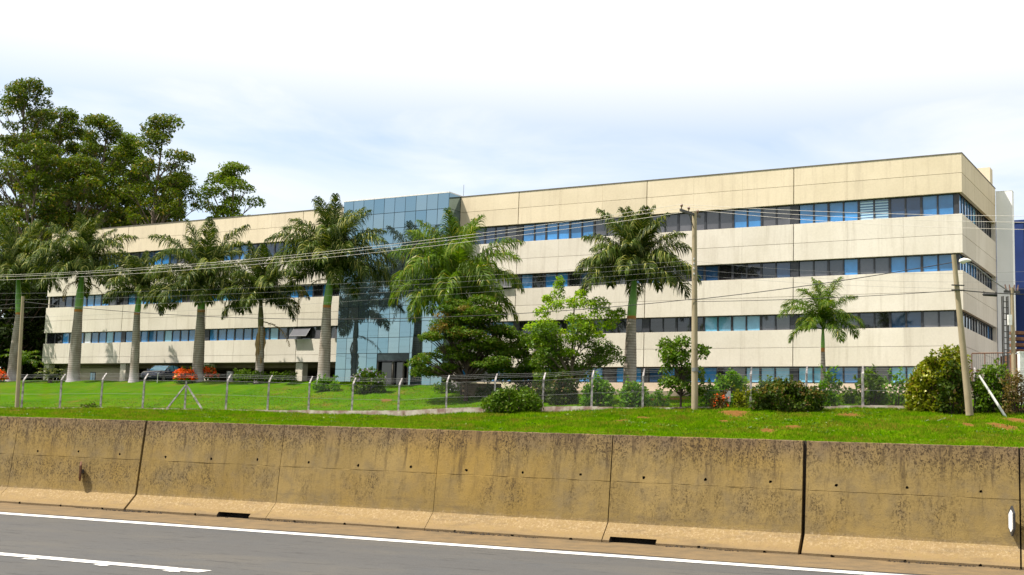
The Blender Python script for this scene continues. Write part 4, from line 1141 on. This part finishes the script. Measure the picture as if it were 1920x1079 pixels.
bush('tall_hedge', 'tall overgrown yellow topped hedge with white flowers behind the leaning pole', 1768, 61.8, 3.2, 3.3, M['hedge_yellow'], 122, 7, 330, 0.16, 0.085, flowers=(M['white_flower'], 26, 0.10, 0.1, 'flowers'), group='hedges at the right', depth=1.5, top=([0, .3, .6, .85, 1], [.72, .86, .97, 1, .92]))
bush('tall_hedge', 'dark green core of the overgrown hedge left of the leaning pole', 1790, 61.2, 1.7, 2.6, M['bush_dark'], 123, 4, 330, 0.16, 0.085, group='hedges at the right', depth=0.8)
bush('tall_hedge', 'mid height green hedge right of the leaning pole', 1862, 61.2, 2.2, 2.35, M['bush_leaf'], 124, 5, 330, 0.16, 0.085, group='hedges at the right', depth=1.2, flowers=(M['white_flower'], 8, 0.09, 0.2, 'flowers'))
bush('dry_shrub', 'brown dry shrub at the right picture edge', 1908, 60.2, 1.7, 2.1, M['dry_leaf'], 125, 5, 300, 0.15, 0.06, group='hedges at the right')
bush('tall_hedge', 'lower left shoulder of the overgrown hedge beside a fence post', 1722, 62.6, 1.5, 2.2, M['hedge_yellow'], 126, 4, 330, 0.16, 0.085, group='hedges at the right', depth=0.9)
bush('leafy_shrub', 'low green shrub between the small dark tree and the tall right palm', 1236, 68.6, 1.3, 0.9, M['bush_bright'], 127, 4, 330, 0.14, 0.08)
bush('leafy_shrub', 'low shrub filling the gap behind the orange tipped shrub', 1440, 66.4, 2.4, 1.5, M['bush_leaf'], 128, 5, 330, 0.14, 0.08)
bush('leafy_shrub', 'loose low shrub between the upright shrub and the fence post vine', 1596, 65.6, 1.2, 0.8, M['bush_leaf'], 129, 4, 300, 0.14, 0.08)
bush('vine_shrub', 'climbing leaves on the fence right of the post vine', 1682, 64.2, 1.5, 1.7, M['bush_bright'], 130, 4, 130, 0.15, 0.09)
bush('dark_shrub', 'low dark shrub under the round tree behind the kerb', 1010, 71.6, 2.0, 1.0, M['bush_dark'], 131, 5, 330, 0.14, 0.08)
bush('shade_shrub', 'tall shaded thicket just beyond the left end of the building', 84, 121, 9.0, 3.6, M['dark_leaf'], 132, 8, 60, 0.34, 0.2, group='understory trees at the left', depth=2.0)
# cycad at the left end of the building
b = on(92, 98.5)
e = empty('cycad', tuple(b)); tag(e, 'low feathery cycad at the left corner of the building', 'shrub', 'garden shrubs')
MB().tube([(0, 0, -.1), (0, 0, .35)], [.2, .16], 8).build('trunk', M['bark_dark'], e)
cf = [frond_mesh('frond', 1.5, R(a_), R(95), M['frond'], 300 + i, 26, 0.17, 0.05, 0.5) for i, a_ in enumerate((75, 55, 38))]
for i in range(20): link('frond', cf[i % 3], e, (0, 0, .3), (0, 0, i * 2.4))
b = on(36, 108)
e = empty('leafy_palm', tuple(b)); tag(e, 'small bright green palm in the shade left of the building', 'palm', None)
MB().tube([(0, 0, -.1), (0, 0, 1.6)], [.12, .09], 8).build('trunk', M['bark_dark'], e)
cf = [frond_mesh('frond', 2.2, R(a_), R(95), M['frond_lime'], 320 + i, 30, 0.2, 0.06, 0.5) for i, a_ in enumerate((78, 58, 38))]
for i in range(14): link('frond', cf[i % 3], e, (0, 0, 1.5), (0, 0, i * 2.4))

# ------------------------------------------------------------------ perimeter fence
posts_px = [(-32, 768), (40, 768), (112, 767), (188, 767), (267, 768), (346, 770), (423, 771), (501, 774), (578, 778), (659, 780), (746, 782), (836, 777), (927, 775), (1017, 774), (1109, 770),
            (1205, 768), (1303, 766), (1408, 766), (1511, 766), (1618, 767), (1718, 769), (1828, 769), (1936, 769)]
pp = []
for (x, y) in posts_px:
    Y = 70.0
    for _ in range(8): Y = float(Yf(at(x, y, Y)[0]))
    p = at(x, y, Y); p[2] = float(zf(p[0])); pp.append(p)
fe = empty('perimeter_fence', tuple(pp[11])); tag(fe, 'chain link fence with bent concrete posts on a low kerb along the lawn', 'fence')
fo = pp[11]
fd = np.array([0.9586, -0.2847, 0]); fn = np.array([0.2847, 0.9586, 0])   # along, inward
rr = random.Random(9)
PH = 1.82
for i, p in enumerate(pp):
    l_ = p - fo; lean = np.array([rr.uniform(-.03, .03), rr.uniform(-.03, .03), 0])
    if abs(p[0] - pp[5][0]) < 0.1:
        q = MB().tube([l_ - [0, 0, .2], l_ + [0, 0, 1.75]], [.075, .06], 4, sq=True, smooth=False); q.build('post', M['post'], fe)
        for sg in (-1, 1):
            MB().tube([l_ + fd * sg * 1.35 - [0, 0, .1], l_ + fd * sg * 0.05 + [0, 0, 1.5]], [.065, .055], 4, sq=True, smooth=False).build('brace', M['post'], fe)
        continue
    if i == 16: lean = lean * 0
    q = MB().tube([l_ - [0, 0, .25], l_ + lean + [0, 0, PH], l_ + lean + fn * 0.13 + [0, 0, PH + 0.16], l_ + lean + fn * 0.36 + [0, 0, PH + 0.40]], [.078, .068, .060, .048], 4, sq=True, smooth=False)
    q.build('post', M['post'], fe)
for i in range(len(pp) - 1):
    a, b = pp[i] - fo, pp[i + 1] - fo
    # kerb blocks between the posts
    L_ = np.linalg.norm(b - a); nbk = 7
    for k in range(nbk):
        u0, u1 = k / nbk, (k + 1) / nbk
        A = a + (b - a) * u0; B = a + (b - a) * u1
        hA = float(kh((A + fo)[0])) + rr.uniform(-.015, .015)
        th = 0.11; z0 = -0.3
        d_ = (B - A) * 0.006
        vs = []
        for (P_, zz) in ((A + d_, 0), (B - d_, 0)):
            for off in (-th + rr.uniform(-.01, .01), th):
                vs += [P_ + fn * off + [0, 0, z0], P_ + fn * off + [0, 0, hA]]
        MB().add(vs, [(0, 1, 5, 4), (2, 6, 7, 3), (1, 3, 7, 5), (0, 2, 3, 1), (4, 5, 7, 6)]).build('kerb_block', M['kerb'], fe)
    # wire mesh
    V = []; Fq = []; h0, h1 = 0.12, 1.78; H_ = h1 - h0; step = 0.105; wv = 0.0016
    ux = (b - a) / L_
    n = int((L_ + H_) / step)
    for sg in (0, 1):
        for k in range(n):
            s0 = -H_ + k * step; s1 = s0 + H_
            zz0, zz1 = h0, h1
            ta, tb = s0, s1
            if ta < 0: zz0 = h0 - ta; ta = 0
            if tb > L_: zz1 = h1 - (tb - L_); tb = L_
            if tb - ta < .05: continue
            if sg: A = a + ux * (L_ - ta); B = a + ux * (L_ - tb)
            else: A = a + ux * ta; B = a + ux * tb
            A = A + [0, 0, zz0]; B = B + [0, 0, zz1]
            m = len(V); w3 = np.array([0, 0, wv * 1.41]); V += [A - w3, A + w3, B + w3, B - w3]; Fq.append((m, m + 1, m + 2, m + 3))
    link('chain_link_mesh', npmesh('chain_link_mesh', np.array(V), np.array(Fq), M['galv']), fe)['kind'] = 'stuff'
def strand(name, f, parent, r_=0.006, mat='galv'):
    q = MB()
    q.tube([f(p) - fo for p in pp], r_, 4, cap=False)
    return q.build(name, M[mat], parent)
for k, (o_, z_) in enumerate([(0.15, PH + 0.19), (0.25, PH + 0.29), (0.35, PH + 0.39)]):
    strand('barbed_wire', lambda p, o_=o_, z_=z_: p + fn * o_ + np.array([0, 0, z_]), fe)
for z_ in (0.95, 1.79): strand('tension_wire', lambda p, z_=z_: p + np.array([0, -0.02, z_]), fe)

# ------------------------------------------------------------------ utility poles
def pole(name, label, base, top, r0, r1, mat='pole', cat='utility pole', n=8):
    e = empty(name, tuple(base)); tag(e, label, cat)
    v = np.array(top) - np.array(base)
    MB().tube([v * -0.03, v * 0.5, v], [r0, (r0 + r1) / 2, r1], n).build('shaft', M[mat], e)
    return e, v
YP = kerbY(1303) - 0.9
bp = on(1303, YP); tp_ = at(1302, 398, YP)
e, v = pole('utility_pole', 'tall concrete utility pole with crossarm in front of the right wing', bp, tp_, 0.185, 0.125)
arm_d = np.array([-0.42, -0.90, 0.0])
MB().box((-0.05, -1.5, -0.07), (0.05, 0.6, 0.07)).build('crossarm', M['dark_metal'], e, tuple(v + [0, -.02, -0.15]), (0, 0, R(-38)))
MB().tube([v + [0, 0, -1.0], v + [-0.35, -0.5, -0.2]], 0.025, 5).build('crossarm_brace', M['dark_metal'], e)
ins = []
for (dx, dy, dz_) in [(-0.95, -1.15, 0), (-0.42, -0.5, 0), (0.24, 0.3, 0)]:
    c_ = v + np.array([dx * 0.9, dy, -0.08])
    MB().tube([c_, c_ + [0, 0, .10], c_ + [0, 0, .14], c_ + [0, 0, .22], c_ + [0, 0, .27]], [.03, .03, .075, .065, .03], 9).build('insulator', M['insul'], e)
    ins.append(c_ + bp + [0, 0, .25])
for zz in (488, 497, 506, 516):
    c_ = at(1302, zz, YP) - bp
    MB().tube([c_ + [-.05, -.17, -.05], c_ + [-.05, -.24, -.05], c_ + [-.05, -.24, .06], c_ + [-.05, -.17, .06]], [.035, .05, .05, .035], 7).build('spool_insulator', M['whitepaint'], e)
MB().tube([at(1303, 690, YP) - bp + [0, -.02, 0], at(1303, 697, YP) - bp + [0, -.02, 0]], [.185, .185], 10).build('steel_band', M['galv'], e)

YL = kerbY(36) - 0.8
bl = on(34, YL); tl = at(43, 556, YL)
e2, v2_ = pole('utility_pole', 'thin weathered pole leaning slightly at the left edge', bl, tl, 0.15, 0.10)
YR = 59.5
br_ = on(1817, YR); br_[2] = at(1817, 770, YR)[2] - 0.0 if abs(at(1817, 770, YR)[2] - T(at(1817, 770, YR)[0], YR)) < 0.5 else br_[2]
tr_ = at(1788, 478, YR - 0.3)
e3, v3 = pole('utility_pole', 'leaning concrete utility pole in front of the tall hedge', br_, tr_, 0.19, 0.115)
for zz in (545, 536):
    c_ = at(1794, zz, YR - .2) - br_
    MB().box((c_[0] - .30, c_[1] - .2, c_[2] - .025), (c_[0] + .3, c_[1] - .1, c_[2] + .025)).build('cable_bracket', M['dark_metal'], e3)
YS = 66.0
bs_ = on(1902, YS); ts_ = at(1897, 540, YS)
e5, v5 = pole('street_lamp', 'street lamp on a short pole at the right edge, arm reaching left', bs_, ts_, 0.13, 0.10, cat='street lamp')
la, lb = at(1893, 548, YS) - bs_, at(1806, 492, YS - .4) - bs_
MB().tube([la, la * .62 + lb * .38 + [0, 0, .05], la * .25 + lb * .75 + [0, 0, .22], lb + [0, 0, .1]], [.035, .032, .03, .03], 7).build('arm', M['galv'], e5)
hv = MB(); pts_ = [lb + [.42, 0, .10], lb + [.25, 0, .11], lb + [.05, 0, .09], lb + [-.14, 0, .05], lb + [-.22, 0, .01]]
hv.tube(pts_, [.04, .10, .15, .12, .03], 10); hv.build('lamp_head', M['lamp'], e5)
MB().tube([lb + [0, 0, -.02], lb + [-.02, 0, -.10]], [.11, .05], 10).build('lamp_glass', M['lamp'], e5)
for dx in (-.3, -.1, .12, .3):
    c_ = v5 + np.array([dx, 0, -.15]); MB().tube([c_, c_ + [dx * .2, 0, .32]], [.05, .03], 6).build('insulator', M['insul'], e5)
MB().box((v5[0] - .42, v5[1] - .06, v5[2] - .28), (v5[0] + .42, v5[1] + .06, v5[2] - .16)).build('crossarm', M['dark_metal'], e5)
MB().box((v5[0] - .32, v5[1] - .28, v5[2] - 2.05), (v5[0] - .12, v5[1] - .12, v5[2] - 1.5)).build('meter_box', M['whitepaint'], e5)
# lattice mast and clutter by the right edge
bm_ = on(1887, 67.2); hm = at(1887, 556, 67.2)[2] - bm_[2]
e6 = empty('lattice_mast', tuple(bm_)); tag(e6, 'dark narrow ladder like steel mast left of the street lamp pole', 'mast')
for sx in (-.13, .13):
    for sy in (-.1, .1): MB().box((sx - .025, sy - .025, -.2), (sx + .025, sy + .025, hm)).build('rail', M['dark_metal'], e6)
for k in range(int(hm / .33)): MB().box((-.155, -.14, .2 + k * .33), (.155, -.10, .245 + k * .33)).build('rung', M['dark_metal'], e6)
b7 = on(1938, 69); e7 = empty('rusty_shed', tuple(b7)); tag(e7, 'rusty brown shed corner below the blue hall at the right edge', 'shed')
z7 = at(1915, 618, 69)[2] - b7[2]
MB().box((-1.05, 0, -.3), (1.2, 2, z7 - 1.4)).build('wall', M['rust'], e7)
for k in range(4): MB().box((-1.1, -.04, z7 - 1.3 + k * .34), (1.2, 0.5, z7 - 1.12 + k * .34)).build('slat', M['rust'], e7)
for x_ in (-1.06, -.3): MB().box((x_ - .05, -.10, -.3), (x_ + .05, -.045, z7 + .1)).build('post', M['wood'], e7)
b8 = on(1914, 63.6); e8 = empty('white_pillar', tuple(b8)); tag(e8, 'white gate pillar cut off by the right picture edge', 'pillar')
z8 = at(1913, 662, 63.6)[2] - b8[2]
MB().box((-.06, -.12, -.2), (.35, .2, z8)).build('shaft', M['whitepaint'], e8); MB().box((-.08, -.14, z8 + .001), (.37, .22, z8 + .07)).build('cap', M['whitepaint'], e8)
# guard rail behind the hedge
g0 = at(1822, 663, 68.0); g1 = at(1896, 662, 67.0)
e9 = empty('guard_rail', tuple(g0)); tag(e9, 'rusty red topped guard rail with thin balusters above the right hedge', 'railing')
d9 = g1 - g0
MB().tube([(0, 0, 0), d9], 0.035, 6).build('top_rail', M['rust'], e9); MB().tube([(0, 0, -.95), d9 - [0, 0, .95]], 0.03, 6).build('bottom_rail', M['rust'], e9)
for k in range(19):
    u_ = k / 18; c_ = d9 * u_; zz = -1.0 if k % 6 else -(float((g0 + c_)[2]) - T(*(g0 + c_)[:2]))
    MB().tube([c_ + [0, 0, -.02], c_ + [0, 0, zz]], 0.012 if k % 6 else 0.03, 5).build('baluster' if k % 6 else 'rail_post', M['galv'] if k % 6 else M['rust'], e9)

# ------------------------------------------------------------------ wires
def wire(label, p0, p1, sag, r_, mat, group, name='overhead_wire', n=36):
    p0 = np.array(p0); p1 = np.array(p1)
    q = MB(); pts = []
    for i in range(n + 1):
        t_ = i / n; p = p0 + (p1 - p0) * t_; p = p - np.array([0, 0, 4 * sag * t_ * (1 - t_)]); pts.append(p - p0)
    q.tube(pts, r_, 5, cap=False)
    o = q.build(name, M[mat], None, tuple(p0)); tag(o, label, 'wire', group)
    return o
HV = 'bare power lines from the pole head'
for k, (yl, i_, ord_) in enumerate([(519, 0, 'uppermost'), (522, 1, 'middle'), (528, 2, 'lowest')]):
    wire(f'{ord_} of the three pale wires running left from the tall pole head', ins[i_], at(-120, yl, 92 + k * .5), 0.85, 0.0105, 'alu_wire', HV)
for k, (yr, i_, ord_) in enumerate([(406, 0, 'uppermost'), (418, 1, 'middle'), (432, 2, 'lowest')]):
    wire(f'{ord_} of the three pale wires running right from the tall pole head', ins[i_], at(2080, yr, 55 + k * .5), 0.18 + .05 * k, 0.010, 'alu_wire', HV)
LV = 'low voltage wires at mid height'
for k, (yp, yl, sg, ord_) in enumerate([(488, 550, .55, 'uppermost'), (497, 563, .5, 'second'), (506, 580, .45, 'third'), (516, 600, .4, 'lowest')]):
    wire(f'{ord_} of the four thin grey wires left of the tall pole at mid height', at(1301, yp, YP - .2), at(-120, yl, 92), sg, 0.0050, 'galv', LV)
for k, (yp, yr, sg, ord_) in enumerate([(490, 500, .5, 'uppermost'), (506, 524, .35, 'middle'), (516, 540, .3, 'lowest')]):
    wire(f'{ord_} of the three thin grey wires right of the tall pole at mid height', at(1304, yp, YP - .2), at(2080, yr, 57), sg, 0.0050, 'galv', LV)
TC = 'black telephone cables'
wire('black cable sagging from the left pole to the tall pole', at(42, 566, YL), at(1303, 561, YP - .2), 1.1, 0.018, 'black_wire', TC)
wire('black cable rising from the tall pole to the leaning pole top', at(1303, 562, YP - .2), at(1788, 492, YR - .3), 0.12, 0.020, 'black_wire', TC)
wire('black cable running level from the tall pole to the leaning pole bracket', at(1303, 566, YP - .2), at(1794, 545, YR - .3), 0.10, 0.015, 'black_wire', TC)
wire('black cable entering from the left edge to the thin left pole', at(-160, 574, 84), at(42, 568, YL), 0.2, 0.014, 'black_wire', TC)
cb = wire('thick black cable from the leaning pole to the right edge', at(1794, 544, YR - .3), at(2040, 552, 63), 0.12, 0.026, 'black_wire', TC)
jb = empty('cable_joint_box', tuple(at(1856, 553, YR + 1.1))); tag(jb, 'black cylindrical joint box hanging on the cable right of the leaning pole', 'joint box')
MB().tube([(-.36, 0, 0), (-.32, 0, 0), (.32, -.02, -.02), (.36, 0, -.02)], [.03, .075, .075, .03], 9).build('sleeve', M['black_wire'], jb)
for dx in (-.30, .30): MB().box((dx - .02, -.02, .05), (dx + .02, .02, .16)).build('hanger', M['dark_metal'], jb)

# ------------------------------------------------------------------ parked car
def car(px, Y, heading, label):
    b = on(px, Y); b[2] = 5.262
    e = empty('parked_car', tuple(b), heading); tag(e, label, 'car')
    paint = NT('car_paint'); paint.bsdf((0.035, 0.045, 0.10), 0.22, 0.35, 0.5, None, 0.6)
    tyre = rough_mat('tyre', (0.012, 0.012, 0.012), (0.02, 0.02, 0.02), 20, 0.9, 0.1)
    # sections along the length: x, half width, bottom, waist, (roof half width, roof z)
    secs = [(2.10, .62, .42, .60), (2.02, .78, .26, .72), (1.70, .84, .22, .86), (1.0, .86, .22, .97), (.75, .86, .22, .99), (-.3, .87, .22, 1.0), (-1.4, .86, .22, 1.02), (-1.9, .80, .26, 1.02), (-2.05, .70, .38, .92)]
    vs = []
    for (x, hw, zb_, zt) in secs:
        vs += [(x, -hw * .9, zb_), (x, -hw, zb_ + .14), (x, -hw, zt - .16), (x, -hw * .90, zt), (x, 0, zt + .03), (x, hw * .90, zt), (x, hw, zt - .16), (x, hw, zb_ + .14), (x, hw * .9, zb_)]
    m = 9; n = len(secs)
    fs = [(i * m + a, i * m + (a + 1) % m, (i + 1) * m + (a + 1) % m, (i + 1) * m + a) for i in range(n - 1) for a in range(m)] + [tuple(range(m)), tuple(range(n * m - 1, (n - 1) * m - 1, -1))]
    MB().add(vs, fs, True).build('body', paint.m, e)
    cab = [(.92, .77, 1.0), (.25, .66, 1.43), (-.35, .66, 1.50), (-1.25, .63, 1.46), (-1.78, .70, 1.03)]
    MB().add([(x, s_ * hw, z_) for (x, hw, z_) in cab[1:4] for s_ in (-1, 0, 1)] , [(0, 1, 4, 3), (1, 2, 5, 4), (3, 4, 7, 6), (4, 5, 8, 7)], True).build('roof', paint.m, e)
    gm_ = PANE['c']
    MB().add([(.92, -.74, 1.0), (.92, .74, 1.0), (.25, .62, 1.42), (.25, -.62, 1.42)], [(0, 1, 2, 3)]).build('windscreen', gm_, e)
    MB().add([(-1.78, -.68, 1.04), (-1.78, .68, 1.04), (-1.25, .60, 1.45), (-1.25, -.60, 1.45)], [(0, 3, 2, 1)]).build('rear_window', gm_, e)
    for s_ in (-1, 1):
        MB().add([(.88, s_ * .775, 1.0), (.22, s_ * .668, 1.41), (-.35, s_ * .668, 1.47), (-.42, s_ * .785, 1.0)], [(0, 1, 2, 3)]).build('side_window', PANE['c'], e)
        MB().add([(-.50, s_ * .785, 1.0), (-.43, s_ * .668, 1.47), (-1.22, s_ * .64, 1.43), (-1.66, s_ * .72, 1.03)], [(0, 1, 2, 3)]).build('side_window', PANE['c'], e)
        MB().tube([(.92, s_ * .76, 1.0), (.24, s_ * .665, 1.43)], .035, 5).build('pillar', paint.m, e)
        MB().tube([(-.46, s_ * .79, 1.0), (-.38, s_ * .672, 1.48)], .03, 5).build('pillar', paint.m, e)
        MB().tube([(-1.78, s_ * .70, 1.03), (-1.24, s_ * .64, 1.46)], .05, 5).build('pillar', paint.m, e)
        MB().box((.62, s_ * .86, .98), (.80, s_ * 1.03, 1.12)).build('mirror', paint.m, e)
        MB().add([(2.035, s_ * .40, .60), (2.03, s_ * .74, .62), (1.80, s_ * .83, .76), (1.90, s_ * .60, .80), (2.0, s_ * .42, .74)], [(0, 1, 2, 3, 4)]).build('headlight', PANE['w'], e, (.02, 0, 0))
        for x in (1.30, -1.28):
            w_ = MB().tube([(x, s_ * .66, .32), (x, s_ * .875, .32)], .32, 18).build('wheel', tyre, e)
            MB().tube([(x, s_ * .876, .32), (x, s_ * .885, .32)], .19, 12).build('rim', M['galv'], w_)
    MB().box((2.05, -.40, .62), (2.075, .40, .70)).build('grille', M['galv'], e)
    MB().box((2.085, -.24, .40), (2.10, .24, .50)).build('number_plate', M['whitepaint'], e)
car(303, 101.6, R(-106), 'dark blue hatchback parked under the building beside a palm')

# ------------------------------------------------------------------ small things
def stick(name, label, p0, p1, r_, mat, cat, group=None, sq=False):
    p0 = np.array(p0); p1 = np.array(p1)
    e = empty(name, tuple(p0)); tag(e, label, cat, group)
    d = p1 - p0; MB().tube([(0, 0, 0), d * .5 + [0, 0, .006], d], [r_, r_ * .95, r_ * .8], 4 if sq else 6, sq=sq).build('shaft', M[mat], e)
    return e
p0 = at(1886, 764, 59.6); p0[2] = T(p0[0], p0[1]) - .03
stick('broken_post', 'broken white concrete post leaning against the right hedge', p0, at(1836, 704, 60.4), 0.075, 'whitepaint', 'post', None, True)
gp = ground_hit(1757, 793); gq = ground_hit(1785, 783); gp[2] = T(*gp[:2]) + .04; gq[2] = T(*gq[:2]) + .05
stick('wooden_stake', 'longer pale stake lying on the grass below the hedge', gp, gq, 0.03, 'wood', 'stake', 'stakes on the grass')
gp = ground_hit(1734, 792); gq = ground_hit(1760, 783); gp[2] = T(*gp[:2]) + .04; gq[2] = T(*gq[:2]) + .04
stick('wooden_stake', 'thinner pale stake lying on the grass left of the longer one', gp, gq, 0.014, 'wood', 'stake', 'stakes on the grass')
wb = on(1363, 66.2); e = empty('white_board', tuple(wb)); tag(e, 'small white board among the shrubs right of the tall pole', 'board')
MB().box((-.20, -.02, .28), (.20, .02, .86)).build('panel', M['whitepaint'], e)
for s_ in (-.15, .15): MB().box((s_ - .02, .021, -.1), (s_ + .02, .06, .7)).build('leg', M['wood'], e)
gb = on(429, 90.6); e = empty('meter_cabinet', tuple(gb)); tag(e, 'small grey utility cabinet at the lawn crest right of the red bushes', 'cabinet')
MB().box((-.2, -.15, -.1), (.2, .15, .72)).build('body', M['post'], e); MB().box((-.16, -.162, .1), (.16, -.151, .66)).build('door', M['galv'], e)
MB().box((-.23, -.18, .721), (.23, .18, .76)).build('cap', M['post'], e)
s0 = on(293, 93.0); stick('white_stake', 'thin white stake in the lawn in front of the parked car', s0, s0 + [0.02, 0, .75], 0.03, 'whitepaint', 'stake')
# brown retaining wall in the shade of the garden trees
rw = on(900, 76.2); e = empty('garden_wall', tuple(rw), R(-20)); tag(e, 'low brown brick wall in the shade of the feathery tree', 'wall')
rr = random.Random(77); bm2 = MB().box((-.185, -.1, -.062), (.185, .1, .062)).mesh('brick', M['earthwall'])
for r_ in range(6):
    for k in range(6):
        x = (k - 2.5) * .385 + (.19 if r_ % 2 else 0)
        link('brick', bm2, e, (x, rr.uniform(-.012, .012), .05 + r_ * .135))
MB().box((-1.3, -.075, -.3), (1.35, .075, .77)).build('mortar', M['hole'], e)

# ------------------------------------------------------------------ grass blades
def tufts(name, label, n, ylo, yhi, hgt, wid, seed, blades=3, near=0.0, band=None):
    rs = np.random.RandomState(seed)
    # candidates spread evenly over the ground that lies in view
    ang = rs.uniform(-0.47, 0.47, n * 4)
    r0_, r1_ = 14.0, 84.0
    Y = r0_ * (r1_ / r0_) ** rs.rand(n * 4)
    Y = np.where(rs.rand(n * 4) < 0.45, rs.uniform(r0_, r1_, n * 4), Y)
    X = Y * np.tan(ang)
    if band:
        Y = Yf(X) - band * rs.rand(n * 4); X = Y * np.tan(ang); Y = Yf(X) - band * rs.rand(n * 4)
    ok = (Y > ylo(X) + 0.05) & (Y < yhi(X) - 0.05)
    for (sx, sy, rx, ry) in SOIL:
        dd = ((X - sx) / rx) ** 2 + ((Y - sy) / ry) ** 2
        ok &= (dd > 0.15 + 1.2 * rs.rand(len(X)) ** 0.6)
    X = X[ok][:n]; Y = Y[ok][:n]; n = len(X)
    cl_ = 0.55 + 0.45 * np.sin(X * 2.1 + 1.7 * np.sin(Y * 1.3)) * np.sin(Y * 1.7 + X)
    keep = rs.rand(n) < 0.55 + 0.45 * cl_
    X, Y, cl_ = X[keep], Y[keep], cl_[keep]; n = len(X)
    Z = terrain(X, Y)
    P = np.repeat(np.stack([X, Y, Z], 1), blades, 0); m = len(P)
    P[:, :2] += rs.normal(size=(m, 2)) * 0.03
    a = rs.uniform(0, 6.283, m); S = np.stack([np.cos(a), np.sin(a), 0 * a], 1)
    far = np.clip(P[:, 1] / 30.0, 0.8, 2.2)
    h_ = hgt * rs.uniform(0.5, 1.3, m) * (0.7 + 0.6 * np.repeat(cl_, blades)); w_ = wid * rs.uniform(0.7, 1.3, m) * far
    ld = rs.normal(size=(m, 3)) * 0.45; ld[:, 2] = 1
    Tp = P + ld * h_[:, None]
    V = np.stack([P - S * w_[:, None], P + S * w_[:, None], Tp], 1).reshape(-1, 3)
    V[:, 2] -= 0.005
    o = link(name, npmesh(name, V, np.arange(3 * m).reshape(m, 3), M['blade']))
    tag(o, label, 'grass', kind='stuff')
tufts('verge_grass', 'short green grass on the verge between barrier and fence', 110000, Yw, Yf, 0.12, 0.0075, 201, 4, band=17.0)
tufts('flat_grass', 'thin grass on the level ground right behind the barrier', 30000, Yw, lambda X: Yf(X) - 16.0, 0.09, 0.009, 203, 3)
tufts('lawn_grass', 'mown green grass on the lawn behind the fence', 45000, Yf, lambda X: Yb(X) - 1.0, 0.06, 0.009, 202, 3)

# broad-leaved weeds scattered through the verge
rs = np.random.RandomState(303)
Vs = []; Fs = []; k0 = 0
for _ in range(420):
    X = rs.uniform(-34, 28); Y = float(Yf(X)) - rs.uniform(.3, 14)
    if not (Yw(X) + .3 < Y < Yf(X) - .3): continue
    if math.sin(X * .7 + 2) * math.sin(Y * .45 + X * .3) < -0.1: continue
    z_ = T(X, Y); m = rs.randint(14, 34); sp_ = rs.uniform(.12, .45)
    C = np.array([X, Y, z_]) + rs.normal(size=(m, 3)) * np.array([sp_, sp_, 0.02]) + np.array([0, 0, .05 + .05 * rs.rand()])
    V, F = leaves(C, np.zeros((m, 3)), m, 0.12, 0.07, rs, 0.8); Vs.append(V); Fs.append(F + k0); k0 += len(V)
o = link('verge_weeds', npmesh('verge_weeds', np.concatenate(Vs), np.concatenate(Fs), M['bush_leaf']))
tag(o, 'low broad leaved weeds scattered through the verge grass', 'weeds', kind='stuff')
